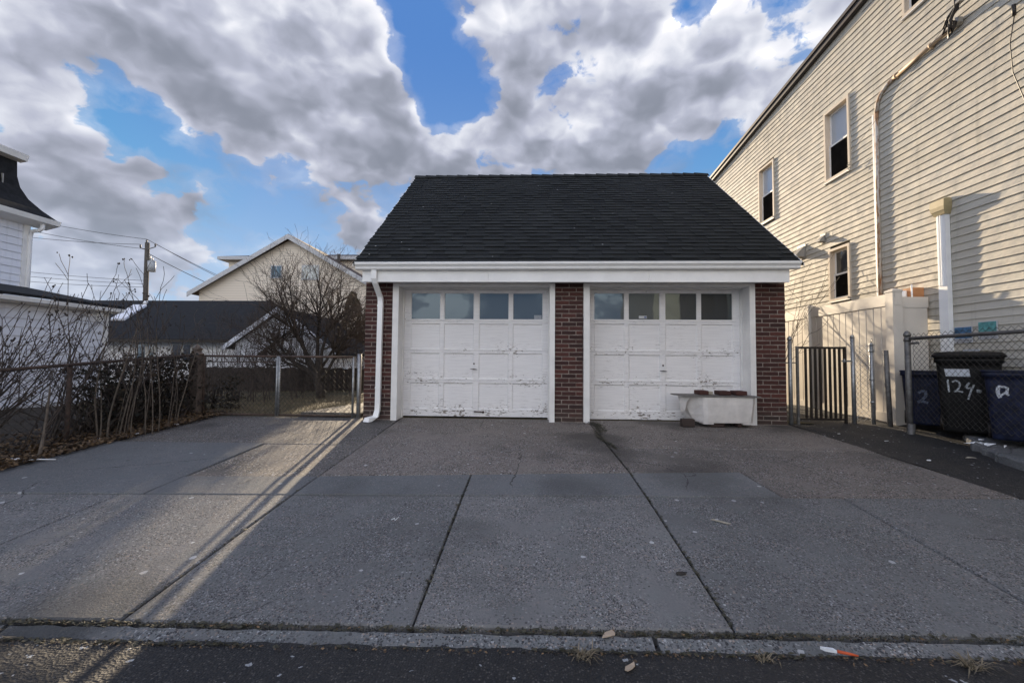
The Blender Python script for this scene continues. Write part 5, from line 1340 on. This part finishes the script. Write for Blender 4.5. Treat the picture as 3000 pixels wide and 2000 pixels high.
# ------------------------------------------------------------------ litter and loose bits
def scrap(nm, x, y, s, label, matn='paper', cat='litter', dz=.004, rz=0.0, asp=.6, group=None, seed=0):
    q = random.Random(seed+int(abs(x)*991)+int(y*313)); mb = MB(); n = 7; z = gz(y)+dz
    pts = []
    for k in range(n):
        a = 6.283*k/n; rr_ = s*q.uniform(.65, 1.1); px, py = rr_*math.cos(a), rr_*asp*math.sin(a)
        pts.append((x+px*math.cos(rz)-py*math.sin(rz), y+px*math.sin(rz)+py*math.cos(rz), z+q.uniform(0, s*.25)))
    mb.loft([[(a, b_, c_) for a, b_, c_ in pts], [(a, b_, c_+.003) for a, b_, c_ in pts]]); mb.build(nm, matn, label=label, cat=cat, group=group)
scrap('paper_scrap', -5.36, 4.38, .06, 'white paper scrap on the soil by the street end of the fence', dz=.03)
scrap('paper_scrap', -5.24, 5.62, .05, 'white paper scrap at the foot of the sapling clump', dz=.02)
scrap('paper_scrap', -5.42, 5.28, .065, 'flat white scrap on the soil edge left of the saplings', dz=.03)
scrap('paper_scrap', -5.20, 6.25, .05, 'white scrap on the driveway edge near the vine hedge', dz=.02)
scrap('paper_scrap', -5.28, 6.05, .04, 'smaller white scrap beside the vine hedge', dz=.02)
mb = MB(); mb.tube([(-5.30, 4.36, gz(4.36)+.02), (-5.18, 4.40, gz(4.4)+.03), (-5.02, 4.46, gz(4.46)+.015)], .006, 5); mb.build('white_stick', 'paper', label='thin white stick lying at the driveway edge on the left', cat='litter')
mb = MB(); mb.hexa([(1.37, 3.40, gz(3.4)+.002), (1.39, 3.415, gz(3.4)+.002), (1.49, 3.345, gz(3.34)+.002), (1.47, 3.335, gz(3.34)+.002), (1.37, 3.40, gz(3.4)+.007), (1.39, 3.415, gz(3.4)+.007), (1.49, 3.345, gz(3.34)+.007), (1.47, 3.335, gz(3.34)+.007)]); mb.build('wood_sliver', 'stone_tan', label='pale wooden sliver lying on the sidewalk right of centre', cat='litter')
mb = MB(); mb.tube([(-1.03, 3.27, gz(3.27)+.006), (-1.012, 3.29, gz(3.29)+.008), (-1.0, 3.26, gz(3.26)+.006), (-.99, 3.32, gz(3.3)+.006)], .004, 4); mb.build('string_scrap', 'paper', label='curl of white string on the sidewalk left of centre', cat='litter')
br = thing('paint_brush', 'small orange-handled brush with pale tip on the kerb', 'brush', (1.4, 2.10, .24))
mb = MB(); mb.tube([(1.40, 2.095, .247), (1.445, 2.082, .246), (1.475, 2.072, .245)], [.007, .006, .004], 8); mb.build('handle', 'orange_plastic', br)
mb = MB(); mb.loft([[(1.34, 2.12, .24), (1.35, 2.105, .24), (1.35, 2.105, .252), (1.34, 2.12, .252)], [(1.39, 2.108, .241), (1.395, 2.09, .241), (1.395, 2.09, .254), (1.39, 2.108, .254)]]); mb.build('bristles', 'paper', br)
scrap('cardboard_scrap', .385, 2.165, .045, 'brown cardboard scrap in the kerb joint right of centre', 'cardboard', dz=-.006, rz=.4, asp=.5)
scrap('cardboard_scrap', .44, 1.97, .04, 'curled brown cardboard bit on the road below the kerb', 'cardboard', dz=-.012, rz=.9, asp=.5)
scrap('dark_stone', -.26, 5.14, .055, 'small dark stain-like stone on the apron before the left door', 'slate', 'stone', dz=.0)
scrap('dark_leaf', .90, 2.68, .035, 'curled dark leaf on the sidewalk near the joint', 'pod', 'leaf', dz=.003)
for i, (x, y, l_) in enumerate(((4.30, 6.3, 'white chip on the asphalt path near the garage corner'), (4.62, 5.9, 'pale flat chip on the asphalt path by the leaning pole'), (4.36, 5.0, 'pale chip at the asphalt edge below the fence'))):
    scrap('pale_chip', x, y, .03, l_, 'paper', dz=.02)
scrap('tan_stone', 4.85, 5.05, .05, 'tan stone on the asphalt path in front of the footing', 'stone_tan', 'stone', dz=.04)
# dry weeds in the kerb line
def tuft(x, y, z, n, h, label, seed):
    q = random.Random(seed); mb = MB()
    for k in range(n):
        a = q.uniform(0, 6.28); l_ = h*q.uniform(.5, 1.2); d = Vector((math.cos(a)*1.1, math.sin(a)*.7, q.uniform(.15, .8))).normalized(); p = Vector((x+q.gauss(0, .02), y+q.gauss(0, .01), z)); mb.tone = q.random()
        m_ = p+d*l_*.5+Vector((0, 0, .01)); e = p+d*l_-Vector((0, 0, l_*.2)); s = Vector((-math.sin(a), math.cos(a), 0))*.0022
        mb.poly([p-s, p+s, m_+s, m_-s]); mb.poly([m_-s, m_+s, e])
    mb.build('dry_weed', 'dry_grass', label=label, cat='weed')
tuft(.25, 2.035, .218, 40, .09, 'dry weed tuft under the kerb left of the gap', 81)
tuft(1.95, 2.06, .218, 46, .10, 'dry weed tuft under the kerb at the right', 82)
tuft(-2.5, 1.97, .218, 40, .10, 'dry weed tuft under the kerb at the left edge', 83)
tuft(1.05, 2.06, .218, 24, .06, 'small dry weed tuft beside the brush', 84)
# leaf litter in the soil bed and under the hedge
q = random.Random(91); mb = MB()
for k in range(5200):
    x = -5.28-abs(q.gauss(0, .55)); y = q.uniform(3.6, 7.4)
    if q.random() < .25: x = q.uniform(-5.3, -5.15)
    z = gz(y)+.025+.05*min(1, (-5.22-x)*1.2 if x < -5.22 else 0)+q.uniform(-.01, .03)
    d = Vector((q.gauss(0, 1), q.gauss(0, 1), q.gauss(0, .35))).normalized(); e = rot_about(d.orthogonal().normalized(), d, q.uniform(-.6, .6)); s = q.uniform(.012, .03); mb.tone = q.random()**2.2
    p = Vector((x, y, z)); mb.poly([p-d*s, p+e*s*.6, p+d*s, p-e*s*.6])
for k in range(1500):
    x = q.uniform(-6, 6.5); front = q.random() < .6
    if q.random() > .35+.65*abs(math.sin(x*1.7+2*math.sin(x*.9))): continue
    y = lineA(x)-(.135+abs(q.gauss(0, .018)) if front else .02+q.gauss(0, .008)); z = .226 if front else .243
    d = Vector((q.gauss(0, 1), q.gauss(0, 1), q.gauss(0, .25))).normalized(); e = rot_about(d.orthogonal().normalized(), d, q.uniform(-.6, .6)); s = q.uniform(.003, .011); mb.tone = q.random()**1.5
    p = Vector((x, y, z)); mb.poly([p-d*s, p+e*s*.5, p+d*s, p-e*s*.5])
mb.build('leaf_litter', 'leaf_litter', kind='stuff', label='brown dead leaves and grit over the soil bed and kerb line', cat='leaves')
q = random.Random(92); mb = MB()
for k in range(14000):
    x = q.uniform(-9.5, -2.9); y = 7.3+q.random()**1.5*6.5
    if -3.9 < x and y < 9.1: continue
    z = .60; h = q.uniform(.02, .06); a = q.uniform(0, 6.28); mb.tone = q.random()
    mb.poly([(x-.004*math.cos(a), y-.004*math.sin(a), z-.02), (x+.004*math.cos(a), y+.004*math.sin(a), z-.02), (x+q.gauss(0, .02), y+q.gauss(0, .02), z+h)])
mb.build('yard_grass', 'dry_grass', kind='stuff', label='short dry winter grass in the yard behind the gate', cat='grass')
